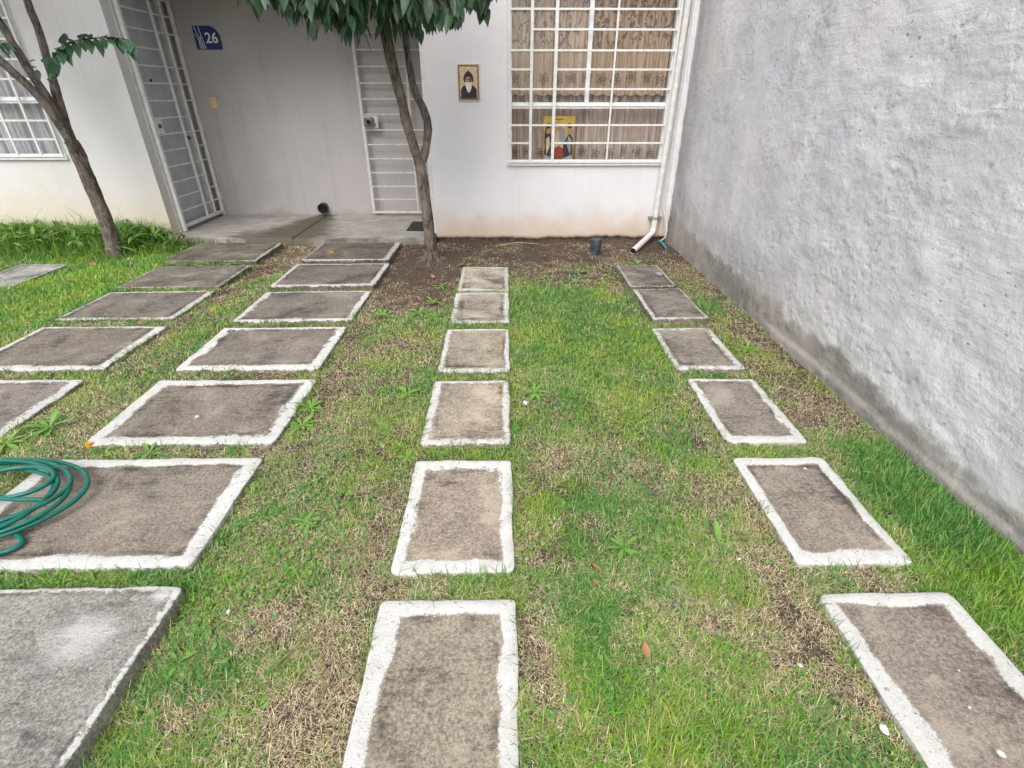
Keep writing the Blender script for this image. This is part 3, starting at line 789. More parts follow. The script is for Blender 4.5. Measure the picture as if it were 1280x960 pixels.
# ------------------------------------------------------------------ gates
def gate_left():
    g = empty('security_gate', (-4.1, 7.2, 0.08), 'closed white barred security gate over the grey door at left', 'gate')
    XG = -4.105
    def bx(nm, y0, y1, z0, z1, t=0.016, bev=0.003, dx=0.0, mt='white_metal'):
        return MB().box(XG - t + dx, XG + t + dx, y0, y1, z0, z1, bev).build(nm, M[mt], g)
    bx('post', 6.737, 6.785, 0.085, 2.77, 0.022)
    bx('post', 7.775, 7.815, 0.085, 2.77, 0.02)
    bx('rail', 6.785, 7.775, 0.125, 0.165, 0.018)
    bx('rail', 6.785, 7.775, 2.70, 2.74, 0.018)
    bx('upright_bar', 7.355, 7.382, 0.165, 2.70, 0.013)
    bx('upright_bar', 7.575, 7.600, 0.165, 2.70, 0.013)
    zs = [0.32, 0.49, 0.665, 0.84, 1.02, 1.195, 1.37, 1.55, 1.73, 1.905, 2.08, 2.26, 2.44, 2.60]
    for i, z in enumerate(zs):
        bx('crossbar', 6.785, 7.355, z - 0.008, z + 0.008, 0.006)
        if i % 3 != 1: bx('crossbar', 7.382, 7.575, z - 0.008, z + 0.008, 0.006)
        if i % 4 != 2: bx('crossbar', 7.600, 7.775, z - 0.008, z + 0.008, 0.006)
    lp = bx('lock_plate', 6.787, 6.935, 1.205, 1.362, 0.010)
    c = MB().tube([(XG + 0.008, 6.86, 1.288), (XG + 0.026, 6.86, 1.288)], 0.024, 16).build('lock_cylinder', M['lock'], None); c.parent = lp; c.matrix_parent_inverse = Matrix(); c.location = (0, 0, 0)
    for z in (0.35, 1.22, 2.2):
        MB().tube([(XG + 0.012, 7.822, z - 0.045), (XG + 0.012, 7.822, z + 0.045)], 0.011, 10).build('hinge', M['white_metal'], g)
def gate_right():
    g = empty('security_gate', (-1.45, 7.75, 0.1), 'open white barred gate folded against recess wall behind the forked tree', 'gate')
    YG = 7.735
    def bx(nm, x0, x1, z0, z1, t=0.012, bev=0.003, dy=0.0):
        return MB().box(x0, x1, YG - t + dy, YG + t + dy, z0, z1, bev).build(nm, M['shaded_metal'], g)
    bx('post', -1.912, -1.872, 0.115, 2.75, 0.018)
    bx('post', -0.80 - 0.02, -0.80 + 0.0, 0.115, 2.75, 0.018)
    bx('rail', -1.872, -0.82, 0.115, 0.145, 0.015)
    bx('rail', -1.872, -0.82, 2.71, 2.74, 0.015)
    bx('upright_bar', -1.265, -1.24, 0.145, 2.71, 0.011)
    bx('upright_bar', -1.045, -1.02, 0.145, 2.71, 0.011)
    for i, z in enumerate([0.305, 0.48, 0.66, 0.84, 1.02, 1.20, 1.385, 1.565, 1.745, 1.93, 2.11, 2.29, 2.47]):
        bx('crossbar', -1.872, -1.265, z - 0.008, z + 0.008, 0.006)
        if i % 3 != 0: bx('crossbar', -1.24, -1.045, z - 0.008, z + 0.008, 0.006)
        if i % 4 != 1: bx('crossbar', -1.02, -0.82, z - 0.008, z + 0.008, 0.006)
    lp = MB().box(-1.872, -1.69, YG - 0.012, YG - 0.004, 1.218, 1.368, 0.002).build('lock_plate', M['shaded_metal'], g)
    lk = MB().box(-1.872, -1.745, YG - 0.055, YG - 0.012, 1.235, 1.355, 0.012).build('lock_box', M['lock'], g)
    c = MB().tube([(-1.805, YG - 0.055, 1.298), (-1.805, YG - 0.075, 1.298)], 0.026, 14).build('lock_cylinder', M['dark'], None); c.parent = lk; c.location = (0, 0, 0)
    c = MB().tube([(-1.745, YG - 0.04, 1.275), (-1.722, YG - 0.04, 1.275)], 0.010, 10).build('lock_bolt', M['lock'], None); c.parent = lk; c.location = (0, 0, 0)
gate_left(); gate_right()
gp = MB().box(-0.912, -0.864, 6.60, 6.65, 0.082, 2.77, 0.004).build('gate_post', M['white_metal'])
tag(gp, 'slim white steel gate post at the corner of the white facade', 'post')

# ------------------------------------------------------------------ downpipe, vent, cable, tube
dp = empty('downpipe', (1.86, 6.47, 0), 'white plastic rain downpipe with bent outlet beside the grilled window', 'downpipe')
PX = 1.865
pts = [(PX + 0.035, 6.47, 4.6), (PX + 0.032, 6.47, 2.5), (PX + 0.01, 6.47, 1.3), (PX - 0.012, 6.47, 0.25)]
MB().tube(pts, 0.033, 20).build('pipe', M['pvc_white'], dp, True)
el = [(PX - 0.013, 6.47, 0.27)]
el += [(PX - 0.014 - 0.02 * (1 - math.cos(a)) * 2, 6.47 - 0.035 * (1 - math.cos(a)) * 1.6, 0.2 - 0.09 * math.sin(a)) for a in np.linspace(0, 1.35, 7)]
MB().tube(el, [0.036] * len(el), 20).build('elbow', M['pvc_white'], dp, True)
e = Vector(el[-1])
MB().tube([e + Vector((0.012, 0.012, 0.006)), e, Vector((1.66, 6.20, 0.062)), Vector((1.47, 5.86, 0.045))], 0.034, 20, False).build('outlet', M['pvc_white'], dp, True)
MB().tube([Vector((1.53, 5.97, 0.049)), Vector((1.476, 5.871, 0.045))], 0.028, 20).build('outlet_bore', M['dark'], dp)
mb = MB(); mb.tube([(PX - 0.011, 6.47, 0.275), (PX - 0.0115, 6.47, 0.305)], 0.038, 20); mb.box(PX - 0.085, PX + 0.075, 6.478, 6.55, 0.280, 0.300)
mb.build('clamp', M['clamp'], dp)
vp = empty('vent_pipe', (1.06, 6.0, 0), 'short dark grey pipe stub standing in soil below the window', 'pipe')
mb = MB(); mb.tube([(1.065, 6.0, -0.05), (1.06, 5.995, 0.10)], 0.058, 24, False); mb.build('pipe', M['pvc_grey'], vp, True)
mb = MB(); mb.tube([(1.0615, 5.997, 0.075), (1.06, 5.995, 0.115), (1.0597, 5.9945, 0.15)], [0.066, 0.066, 0.064], 24); mb.build('cap', M['pvc_grey'], vp, True)
mb = MB(); mb.tube([(1.063, 5.998, 0.04), (1.0625, 5.9975, 0.055)], 0.062, 24); mb.build('collar', M['pvc_grey'], vp, True)
cab = [(1.955, 6.50, 4.5), (1.95, 6.505, 2.0), (1.945, 6.51, 0.42), (1.955, 6.49, 0.36), (1.985, 6.46, 0.26), (2.005, 6.43, 0.16), (1.985, 6.40, 0.07), (1.93, 6.40, 0.02)]
tag(MB().tube(cab, 0.0075, 8).build('cable', M['pvc_white'], None, True), 'thin white cable curling down the corner by the grey wall', 'cable')
tag(MB().tube([(1.905, 6.36, 0.04), (1.91, 6.22, 0.04), (1.915, 6.05, 0.02)], 0.014, 10).build('water_tube', M['teal_tube'], None, True), 'short blue plastic tube on soil beside the downpipe foot', 'tube')

# ------------------------------------------------------------------ rough boundary wall on the right
bw = empty('boundary_wall', (2.1, 3, 0), 'tall rough grey whitewashed cement wall along the right side', 'wall'); bw['kind'] = 'thing'
ya = np.concatenate([np.arange(-1.2, 1.1, 0.05), np.arange(1.1, 6.545, 0.0105), [6.548]])
za = np.concatenate([np.arange(-0.12, 2.75, 0.0105), np.arange(2.8, 4.61, 0.06)])
YY, ZZ = np.meshgrid(ya, za); YY = YY.ravel(); ZZ = ZZ.ravel()
fh = np.interp(YY, [-1, 1.0, 1.8, 2.4, 2.8, 3.2, 3.45, 3.6, 4.1, 4.8, 5.7, 6.55], [0.13, 0.15, 0.19, 0.23, 0.27, 0.24, 0.2, 0.27, 0.27, 0.28, 0.31, 0.36])
fh = fh + (fbm(YY * 1.4, ZZ * 2, 81) - 0.5) * 0.12 + (fbm(YY * 11, ZZ * 11, 83) - 0.5) * 0.12
foot = (1 - sstep(ZZ - fh, -0.10, 0.07)) * (0.80 + 0.20 * sstep(YY, 3.1, 3.7))
near = 1 - sstep(YY, 3.0, 5.0)
lump = (fbm(YY * 1.6, ZZ * 1.6, 91, 3) - 0.5) * 0.035 + (fbm(YY * 5, ZZ * 8, 93) - 0.5) * 0.016 * (0.3 + 1.0 * near)
c1 = fbm(YY * 3.2, ZZ * 3.2, 97)
rough_amt = sstep(c1, 0.42, 0.68) * (0.35 + 0.65 * near)
gr = fbm(YY * 26, ZZ * 38, 99, 3)
pitn = fbm(YY * 34, ZZ * 48, 101, 2)
pit = sstep(pitn, 0.74, 0.82) * sstep(c1 + 0.25 * (gr - 0.5), 0.44, 0.62) * (1 - foot)
pit = pit * 0.6
lump = lump + (gr - 0.5) * 0.007 * rough_amt - pit * 0.008
lump = lump * (1 - 0.3 * foot) + foot * (0.012 * np.clip(1 - ZZ / 0.4, 0, 1) + (fbm(YY * 12, ZZ * 12, 103) - 0.5) * 0.010)
# little ledge of mortar at the foot of the wall near the camera
lump = lump + 0.018 * (1 - sstep(ZZ - 0.05 - 0.03 * fbm(YY * 5, YY * 0, 107), -0.02, 0.012)) * (1 - sstep(YY, 3.2, 4.2))
co = np.stack([2.045 - lump, YY, ZZ], 1)
me = np_mesh('rendered_face', co, grid_faces(len(ya), len(za))[:, ::-1])
damp = np.clip(0.85 * sstep(YY, 5.75, 6.5) + 0.6 * (1 - sstep(ZZ - fh, 0.02, 0.42)) * sstep(YY, 2.9, 4.2), 0, 1)
add_attr(me, 'foot', 'FLOAT', foot); add_attr(me, 'pit', 'FLOAT', pit); add_attr(me, 'damp', 'FLOAT', damp)
add_attr(me, 'wash', 'FLOAT', np.clip((1 - sstep(YY - 0.5 * (ZZ - 1), 2.2, 4.4)) * 0.8 + 0.5 * (fbm(YY * 1.1, ZZ * 1.1, 109) - 0.5), 0, 1))
link('rendered_face', me, M['rough'], bw, True)
MB().box(2.085, 2.24, -1.2, 10.5, -0.15, 4.6).build('wall_core', M['foundation'], bw)

# ------------------------------------------------------------------ slabs
ORD = ['nearest the house', 'second from the house', 'third from the house', 'fourth from the house', 'fifth from the house', 'sixth from the house', 'nearest the viewer']
SPEC = {  # widths of the painted border (left, right, near, far), whiteness 0..1, dirt, tint, top height
 'A1': ((0.024, 0.024, 0.024, 0.024), 0.56, 0.7, (0.420, 0.420, 0.400), .035), 'A2': ((0.024, 0.024, 0.032, 0.024), 0.56, 0.65, (0.420, 0.420, 0.400), .035),
 'B1': ((.03, .05, .05, .03), 0.5, 0.85, (.20, .18, .145), .046), 'B2': ((0.032, 0.048, 0.024, 0.024), 0.52, 0.7, (0.232, 0.204, 0.172), .034), 'B3': ((0.040, 0.064, 0.056, 0.040), 0.6, 0.55, (0.242, 0.218, 0.190), .028),
 'B4': ((0.048, 0.072, 0.064, 0.040), 0.62, 0.3, (0.272, 0.236, 0.202), .028), 'B5': ((0.048, 0.068, 0.040, 0.048), .62, .3, (0.315, 0.275, 0.248), .028),
 'C1': ((0.028, 0.072, 0.040, 0.024), 0.58, 0.85, (0.186, 0.161, 0.137), .055), 'C2': ((0.048, 0.056, 0.060, 0.040), 0.6, 0.6, (0.207, 0.182, 0.164), .05), 'C3': ((0.056, 0.056, 0.060, 0.036), 0.62, 0.4, (0.249, 0.220, 0.193), .028),
 'C4': ((0.072, 0.068, 0.068, 0.048), 0.64, 0.2, (0.266, 0.232, 0.202), .028), 'C5': ((0.080, 0.076, 0.068, 0.064), .66, .2, (0.298, 0.257, 0.221), .028), 'C6': ((0.080, 0.068, 0.060, 0.060), .70, .05, (0.339, 0.292, 0.245), .034), 'C7': ((0.016, 0.022, 0.016, 0.024), 0.6, .0, (0.423, 0.401, 0.378), .050),
 'D1': ((0.040, 0.040, 0.048, 0.040), 0.58, 0.68, (0.446, 0.405, 0.333), .028), 'D2': ((0.060, 0.048, 0.068, 0.048), 0.6, 0.5, (0.414, 0.368, 0.302), .028), 'D3': ((0.044, 0.032, 0.068, 0.040), 0.61, 0.3, (0.414, 0.364, 0.292), .028),
 'D4': ((0.052, 0.044, 0.060, 0.044), .61, .22, (0.446, 0.384, 0.307), .028), 'D5': ((0.056, 0.052, 0.064, 0.068), .66, .05, (0.423, 0.356, 0.288), .028), 'D6': ((0.068, 0.056, 0.048, 0.060), .72, .0, (0.425, 0.368, 0.292), .028),
 'E1': ((0.032, 0.032, 0.032, 0.032), 0.55, 0.85, (0.275, 0.242, 0.217), .045), 'E2': ((0.040, 0.032, 0.036, 0.032), 0.58, 0.62, (0.290, 0.255, 0.228), .045), 'E3': ((0.044, 0.056, 0.064, 0.040), .60, .32, (0.339, 0.297, 0.255), .028),
 'E4': ((0.048, 0.052, 0.060, 0.044), .64, .22, (0.329, 0.287, 0.247), .028), 'E5': ((0.048, 0.048, 0.068, 0.056), .69, .08, (0.371, 0.318, 0.266), .028), 'E6': ((0.060, 0.064, 0.048, 0.056), .73, .0, (0.371, 0.318, 0.271), .028),
}
COLN = {'A': 'small grey concrete slab in grass left of the leaning tree, {}',
        'B': 'wide stained slab, far left row leading to the grey door, {}',
        'C': 'wide white-bordered slab, row leading to recessed entrance, {}',
        'D': 'narrow concrete slab with white border in the centre row, {}',
        'E': 'narrow white-bordered slab in the row along the grey wall, {}'}
GRP = {'A': 'slabs beside the leaning tree', 'B': 'slabs of the far left row', 'C': 'slabs of the row to the recess', 'D': 'slabs of the centre row', 'E': 'slabs of the row along the grey wall'}
def make_slab(key, seed):
    x0, x1, y0, y1 = SL[key]; (wl, wr, wn_, wf), white, dirt, tnt, zt = SPEC[key]
    cx, cy = (x0 + x1) / 2, (y0 + y1) / 2
    nx = max(12, int((x1 - x0) / 0.018)); ny = max(12, int((y1 - y0) / 0.018))
    nx += 2; ny += 2
    xs = np.concatenate([[x0], np.linspace(x0 + .006, x1 - .006, nx - 2), [x1]]); ys = np.concatenate([[y0], np.linspace(y0 + .006, y1 - .006, ny - 2), [y1]])
    XX, YY = np.meshgrid(xs, ys); XX = XX.ravel(); YY = YY.ravel()
    dl, dr_, dn, df = XX - x0, x1 - XX, YY - y0, y1 - YY
    ed = np.minimum(np.minimum(dl, dr_), np.minimum(dn, df))
    rr = random.Random(seed)
    zz = zt + (fbm(XX * 4 + seed, YY * 4, 111) - 0.5) * 0.010 + (fbm(XX * 25 + seed, YY * 25, 113) - 0.5) * 0.004
    zz += (XX - cx) * rr.uniform(-0.008, 0.008) + (YY - cy) * rr.uniform(-0.01, 0.01)
    mt = np.minimum(np.minimum(dl / wl, dr_ / wr), np.minimum(dn / wn_, df / wf))
    if key != 'C7':
        zz -= 0.003 * sstep(mt, 0.9, 1.1)
        zz -= 0.004 * np.exp(-((ed - 0.055) / 0.007) ** 2) * sstep(fbm(XX * 4 + seed, YY * 4, 115), 0.35, 0.55)
    zz -= 0.006 * (1 - sstep(ed, 0, 0.010)) * (0.2 + 1.4 * fbm(XX * 14 + seed, YY * 14, 117))
    # uneven, slightly broken outline with rounded corners
    j = 0.011
    XX2 = XX + (fbm(YY * 9 + seed, XX * 3, 119) - 0.5) * j * (1 - sstep(np.minimum(dl, dr_), 0, 0.06)) * 1.2
    YY2 = YY + (fbm(XX * 9 + seed, YY * 3, 121) - 0.5) * j * (1 - sstep(np.minimum(dn, df), 0, 0.06)) * 1.2
    ex = np.minimum(dl, dr_); ey = np.minimum(dn, df)
    cr = np.clip(0.016 - ex - ey, 0, None) * 0.45
    XX2 += np.sign(cx - XX) * cr; YY2 += np.sign(cy - YY) * cr
    co = np.stack([XX2, YY2, zz], 1)
    q = grid_faces(nx, ny)
    loop = list(range(nx)) + [k * nx + nx - 1 for k in range(1, ny)] + [(ny - 1) * nx + k for k in range(nx - 2, -1, -1)] + [k * nx for k in range(ny - 2, 0, -1)]
    ring = co[loop]; L = len(loop)
    allc = [co, ring.copy()]; qs = [q]; prev = len(co) + np.arange(L); base = len(co) + L
    for d_ in (0.018, 0.05, 0.11):
        r2 = ring.copy(); r2[:, 2] -= d_
        nrm = r2[:, :2] - np.array([cx, cy])
        jit = (fbm(ring[:, 0] * 30, ring[:, 1] * 30 + d_ * 50, 123) - 0.5) * 0.012
        s = np.sign(nrm) * (np.abs(np.stack([np.abs(ring[:, 0] - cx) - (x1 - x0) / 2, np.abs(ring[:, 1] - cy) - (y1 - y0) / 2], 1)) < 0.02)
        r2[:, :2] += s * jit[:, None]
        cur = base + np.arange(L)
        qs.append(np.stack([prev, cur, np.roll(cur, -1), np.roll(prev, -1)], 1))
        allc.append(r2); prev = cur; base += L
    C = np.concatenate(allc)
    n0 = len(co); nn = len(C)
    def ext(a, v): return np.concatenate([a, np.full(nn - n0, v)])
    E1 = np.stack([ext(dl / wl, 0), ext(dr_ / wr, 0), ext(dn / wn_, 0)], 1)
    dirtv = np.concatenate([np.full(n0 + L, dirt), np.full(L, min(1, dirt + 0.2)), np.full(L, min(1, dirt + 0.55)), np.full(L, 1.0)])
    E2 = np.stack([ext(df / wf, 0), np.concatenate([np.full(n0 + L, white), np.full(L, white - 0.10), np.full(L, white - 0.2), np.full(L, white - 0.25)]), dirtv], 1)
    sm = np.zeros(nn)
    if key == 'C7':
        for (a, b_, ra, rb, v) in ((-1.40, 1.08, .16, .13, .92), (-1.23, 1.24, .05, .035, 1.0), (-1.62, 0.68, .2, .10, 1.0), (-1.54, .93, .03, .02, .7), (-1.5, 1.0, .02, .02, .4)):
            sm = np.maximum(sm, v * np.exp(-(((C[:, 0] - a) / ra) ** 2 + ((C[:, 1] - b_) / rb) ** 2)))
    if key == 'E1': sm = np.maximum(sm, 1.0 * np.exp(-(((C[:, 0] - 1.55) / .035) ** 4 + ((C[:, 1] - 5.02) / .06) ** 4)))
    if key == 'D2':
        sm = np.maximum(sm, 0.85 * np.exp(-(((C[:, 0] + .22) / .13) ** 2 + ((C[:, 1] - 3.95) / .03) ** 2)))
    me = np_mesh('concrete_slab', C, np.concatenate(qs))
    add_attr(me, 'e1', 'FLOAT_VECTOR', E1); add_attr(me, 'e2', 'FLOAT_VECTOR', E2)
    t = np.tile(np.array([tnt[0], tnt[1], tnt[2], 1.0]), (nn, 1))
    add_attr(me, 'tint', 'FLOAT_COLOR', t); add_attr(me, 'smear', 'FLOAT', sm)
    me.transform(Matrix.Translation((-cx, -cy, 0)))
    o = link('concrete_slab', me, M['slab'], None, True)
    o.location = (cx, cy, 0)
    c = key[0]; i = int(key[1]) - 1
    cnt = len([k for k in SL if k[0] == c])
    od = ORD[6] if (i == cnt - 1 and c != 'B') else ORD[i]
    if c == 'B' and i == cnt - 1: od = 'cut off at picture edge'
    if c == 'C' and i == 5: od = 'under the green hose'
    if c == 'C' and i == 6: od = 'unpainted and smeared with white'
    tag(o, COLN[c].format(od), 'slab', GRP[c], 'thing')
    if key == 'C7': o['label'] = 'large unpainted concrete slab smeared with white, nearest the viewer at left'
for i, k in enumerate(SL): make_slab(k, i * 7.3 + 1)

# ------------------------------------------------------------------ grass
def blades(name, x, y, z, az, L, W, th0, th1, col, matl, label, cat):
    n = len(x)
    d = np.stack([np.cos(az), np.sin(az), np.zeros(n)], 1); s = np.stack([-np.sin(az), np.cos(az), np.zeros(n)], 1)
    up = np.array([0, 0, 1.0])
    base = np.stack([x, y, z], 1)
    mid = base + (L * 0.5 * np.sin(th0))[:, None] * d + (L * 0.5 * np.cos(th0))[:, None] * up
    tip = mid + (L * 0.5 * np.sin(th1))[:, None] * d + (L * 0.5 * np.cos(th1))[:, None] * up
    w = (W * 0.5)[:, None] * s
    V = np.stack([base - w * 0.7, base + w * 0.7, mid + w, mid - w, tip], 1).reshape(-1, 3)
    b0 = np.arange(n)[:, None] * 5
    T = np.concatenate([b0 + np.array([[0, 1, 2]]), b0 + np.array([[0, 2, 3]]), b0 + np.array([[3, 2, 4]])])
    me = np_mesh(name, V, None, T)
    c = np.concatenate([col, np.ones((n, 1))], 1)
    C5 = np.repeat(c[:, None, :], 5, 1)
    C5[:, 4, :3] *= 1.1
    add_attr(me, 'col', 'FLOAT_COLOR', C5.reshape(-1, 4))
    return tag(link(name, me, matl), label, cat, kind='stuff')

LUSH = [(.55, 4.1, .6, .75, .95), (.5, 3.3, .55, .5, .65), (.85, 2.95, .3, .4, .35), (.5, 2.3, .5, .35, .25), (.55, 1.75, .35, .25, .28), (.5, 2.75, .4, .3, .2), (.6, .72, .42, .2, .45), (.34, 1.22, .12, .1, .45), (.28, 1.0, .06, .16, .5), (.85, 1.15, .12, .1, .3),
        (.62, 1.5, .12, .12, .15), (1.86, 1.45, .22, .5, .85), (1.8, 2.15, .2, .14, .35), (1.75, 3.05, .15, .25, .2), (1.75, 4.15, .18, .35, .45), (1.68, 4.9, .1, .3, .3),
        (-4.5, 5.0, 1.0, 1.2, .6), (-4.1, 3.6, .45, 1.0, .45), (-2.42, 4.35, .13, .5, .3), (-2.42, 3.55, .16, .35, .35), (-.85, 3.75, .25, .3, .15), (-.7, 3.1, .25, .3, .1), (-.75, 2.05, .3, .2, .25), (-.95, 1.5, .25, .18, .3), (-.8, 1.75, .2, .15, .1),
        (-.74, 1.0, .07, .1, .35), (-.95, .72, .1, .07, .45), (-1.08, 1.05, .06, .15, .4), (-1.5, 1.33, .5, .04, .5), (-.2, 2.09, .3, .04, .3), (-.2, 1.29, .25, .05, .25), (1.3, 1.3, .2, .05, .35), (1.35, 2.1, .3, .05, .3), (.08, 2.3, .05, .4, .2), (.95, .68, .12, .12, .35)]
BARE = [(-.85, 5.3, .42, .85, 1.5), (.4, 6.0, 1.3, .55, 1.3), (1.9, 6.0, .3, .6, .9), (-.9, 4.45, .3, .3, .6), (-2.45, 5.9, .35, .55, .8), (-2.58, 5.0, .07, .8, .6), (-2.62, 3.9, .05, .8, .4), (1.0, .95, .08, .26, .6), (.92, 1.72, .10, .2, .35),
        (.30, 1.42, .12, .06, .3), (1.72, 2.45, .18, .18, .75), (1.93, 2.5, .1, .2, .4), (1.85, 3.55, .15, .25, .5), (1.95, 4.6, .1, 1.3, .55), (1.66, 1.75, .06, .2, .4), (.09, .95, .05, .35, .6), (-.55, 1.0, .06, .3, .4), (-.66, .82, .06, .1, .25), (-1.0, .9, .12, .07, .25), (-1.05, 2.75, .12, .3, .35),
        (-.53, 1.7, .05, .35, .4), (-1.1, 2.2, .12, .1, .35), (-2.48, 2.55, .1, .2, .45), (-2.2, 2.13, .25, .06, .3), (.1, 2.7, .05, .35, .35), (1.08, 2.0, .06, .6, .25), (1.1, 4.75, .12, .4, .4), (-.85, 1.2, .15, .08, .2), (.6, 5.05, .8, .22, .35), (-5.4, 6.0, .5, .2, .2)]
def field(x, y, L):
    v = np.zeros(len(x))
    for (a, b_, ra, rb, w_) in L:
        v += w_ * np.exp(-(((x - a) / ra) ** 2 + ((y - b_) / rb) ** 2) * 0.8)
    return v
def green_f(x, y):
    n = 0.64 + 1.0 * (fbm(x * 2.4, y * 2.4, 201) - 0.5) + 1.3 * (fbm(x * 7, y * 7, 203) - 0.5) + 1.0 * (fbm(x * 20, y * 20, 205, 2) - 0.5)
    return n + field(x, y, LUSH) - field(x, y, BARE)
def scatter(rho0, seed, ymin=0.45, ymax=6.5, d0=1.35, pw=1.25):
    rg = np.random.default_rng(seed)
    ys = np.linspace(ymin, ymax, 400)
    xl = np.maximum(-(0.87 * ys + 2.3), -7.4); xr = np.minimum(0.87 * ys + 1.3, 2.035)
    rho = rho0 * np.minimum(1, (d0 / np.maximum(ys, 0.3)) ** pw)
    wgt = rho * (xr - xl)
    tot = int(((wgt[1:] + wgt[:-1]) * 0.5 * np.diff(ys)).sum())
    cdf = np.cumsum(wgt); cdf /= cdf[-1]
    y = np.interp(rg.random(tot), cdf, ys) + rg.normal(0, .008, tot)
    a = np.interp(y, ys, xl); b_ = np.interp(y, ys, xr)
    x = a + (b_ - a) * rg.random(tot)
    return x, y, rg
def keep_out(x, y):
    return slab_mask(x, y, -0.006) | ((y > 6.37) & (x > -4.35)) | (y > 6.53) | (((x + .81) ** 2 + (y - 5.59) ** 2) < .006)

x, y, rg = scatter(52000, 301)
k = ~keep_out(x, y); x, y = x[k], y[k]
g_ = green_f(x, y)
pr = np.clip((g_ - 0.22) * 1.25, 0.0, 1.0)
k = rg.random(len(x)) < pr; x, y, g_ = x[k], y[k], g_[k]
n = len(x)
D = np.hypot(x, y)
lod = np.maximum(1, D / 1.9)
lng = np.clip(field(x, y, [(1.88, 1.45, .2, .55, 1), (-4.5, 5.2, 1.0, 1.2, .75), (.62, .70, .45, .22, .22), (.85, 1.15, .15, .1, .4), (-1.05, .8, .2, .3, .3), (-1.5, 1.33, .6, .04, .4)]), 0, 1)
fluff = rg.random(n)
L = (0.014 + 0.020 * rg.random(n) + 0.008 * np.clip(g_, 0, 1.2)) * (1 + 0.9 * lng) * (1 + 0.9 * (fluff > 0.94)) * np.where(D > 2, 1.0, 1.1)
W = (0.0019 + 0.0013 * rg.random(n)) * lod ** 0.8 * (1 + 0.25 * lng)
th0 = np.clip(rg.normal(0.85, 0.38, n) - 0.25 * lng, 0.05, 1.4); th1 = np.clip(th0 + rg.normal(0.45, 0.4, n), 0.1, 2.0)
hue = fbm(x * 3.1, y * 3.1, 211) + 0.35 * (fbm(x * 13, y * 13, 213) - 0.5) + rg.normal(0, 0.09, n)
cA = np.array([0.35, 0.48, 0.07]); cB = np.array([0.21, 0.44, 0.055]); cC = np.array([0.13, 0.34, 0.08])
t = np.clip((hue - 0.23) / 0.44, 0, 1)[:, None]
col = np.where(t < .5, cA + (cB - cA) * t * 2, cB + (cC - cB) * (t * 2 - 1))
col *= (0.75 + 0.5 * rg.random(n))[:, None]
yel = (rg.random(n) < 0.15 + 0.12 * (g_ < 0.55))[:, None]
col = np.where(yel, np.array([0.55, 0.50, 0.24]) * (0.7 + 0.5 * rg.random(n))[:, None], col)
blades('lawn_grass', x, y, gz(x, y) - 0.003, rg.random(n) * 6.283, L, W, th0, th1, col, M['grass'], 'short patchy green grass between the concrete slabs', 'grass')
NG = n

# dry thatch lying between the green
x, y, rg = scatter(66000, 307, pw=1.35)
k = ~keep_out(x, y); x, y = x[k], y[k]
g_ = green_f(x, y)
dn = 0.44 + 1.3 * (fbm(x * 3.3, y * 3.3, 221) - 0.48) + 1.2 * (fbm(x * 11, y * 11, 223) - 0.5) + 0.28 * (1 - np.abs(g_ - 0.35) * 1.6)
dn -= field(x, y, [(-.85, 5.3, .4, .8, .45), (.4, 6.1, 1.3, .5, .30), (.55, 3.9, .6, .8, .45), (1.86, 1.4, .2, .5, .5), (-4.5, 5.2, 1, 1.2, .5), (1.0, .95, .06, .2, .3)])
dn += field(x, y, [(1.75, 2.5, .25, .25, .3), (1.9, 4.8, .12, 1.2, .3), (-.85, .85, .3, .25, .35), (-.6, 1.1, .1, .3, .3), (.15, 1.0, .1, .35, .4), (-2.45, 2.5, .2, .4, .2), (1.1, .75, .12, .2, .2)])
k = rg.random(len(x)) < np.clip(dn, 0.0, 0.95); x, y, g_ = x[k], y[k], g_[k]
n = len(x); D = np.hypot(x, y); lod = np.maximum(1, D / 1.9)
L = 0.006 + 0.024 * rg.random(n) ** 1.7 + 0.045 * (rg.random(n) > 0.98)
W = (0.0009 + 0.0010 * rg.random(n) ** 2) * lod ** 0.8
th0 = np.clip(rg.normal(1.2, 0.3, n), 0.2, 1.6); th1 = th0 + rg.normal(0.08, 0.16, n)
br = rg.random(n)[:, None] * (0.55 + 0.9 * fbm(x * 9, y * 9, 227))[:, None]
col = np.array([0.76, 0.63, 0.44]) * (0.5 + 0.85 * br)
col = np.where(rg.random(n)[:, None] < .14, np.array([0.25, 0.175, 0.105]) * (0.6 + 0.7 * br), col)
col = np.where(rg.random(n)[:, None] < .06, np.array([0.70, 0.61, 0.44]), col)
col = np.where(rg.random(n)[:, None] < .16, np.array([0.30, 0.36, 0.12]) * (0.6 + 0.6 * br), col)
blades('dry_grass', x, y, gz(x, y) + 0.004 + 0.010 * rg.random(n), rg.random(n) * 6.283, L, W, th0, th1, col, M['straw'], 'tangle of dry straw coloured grass lying in the lawn', 'grass')
print('grass blades', NG, n)

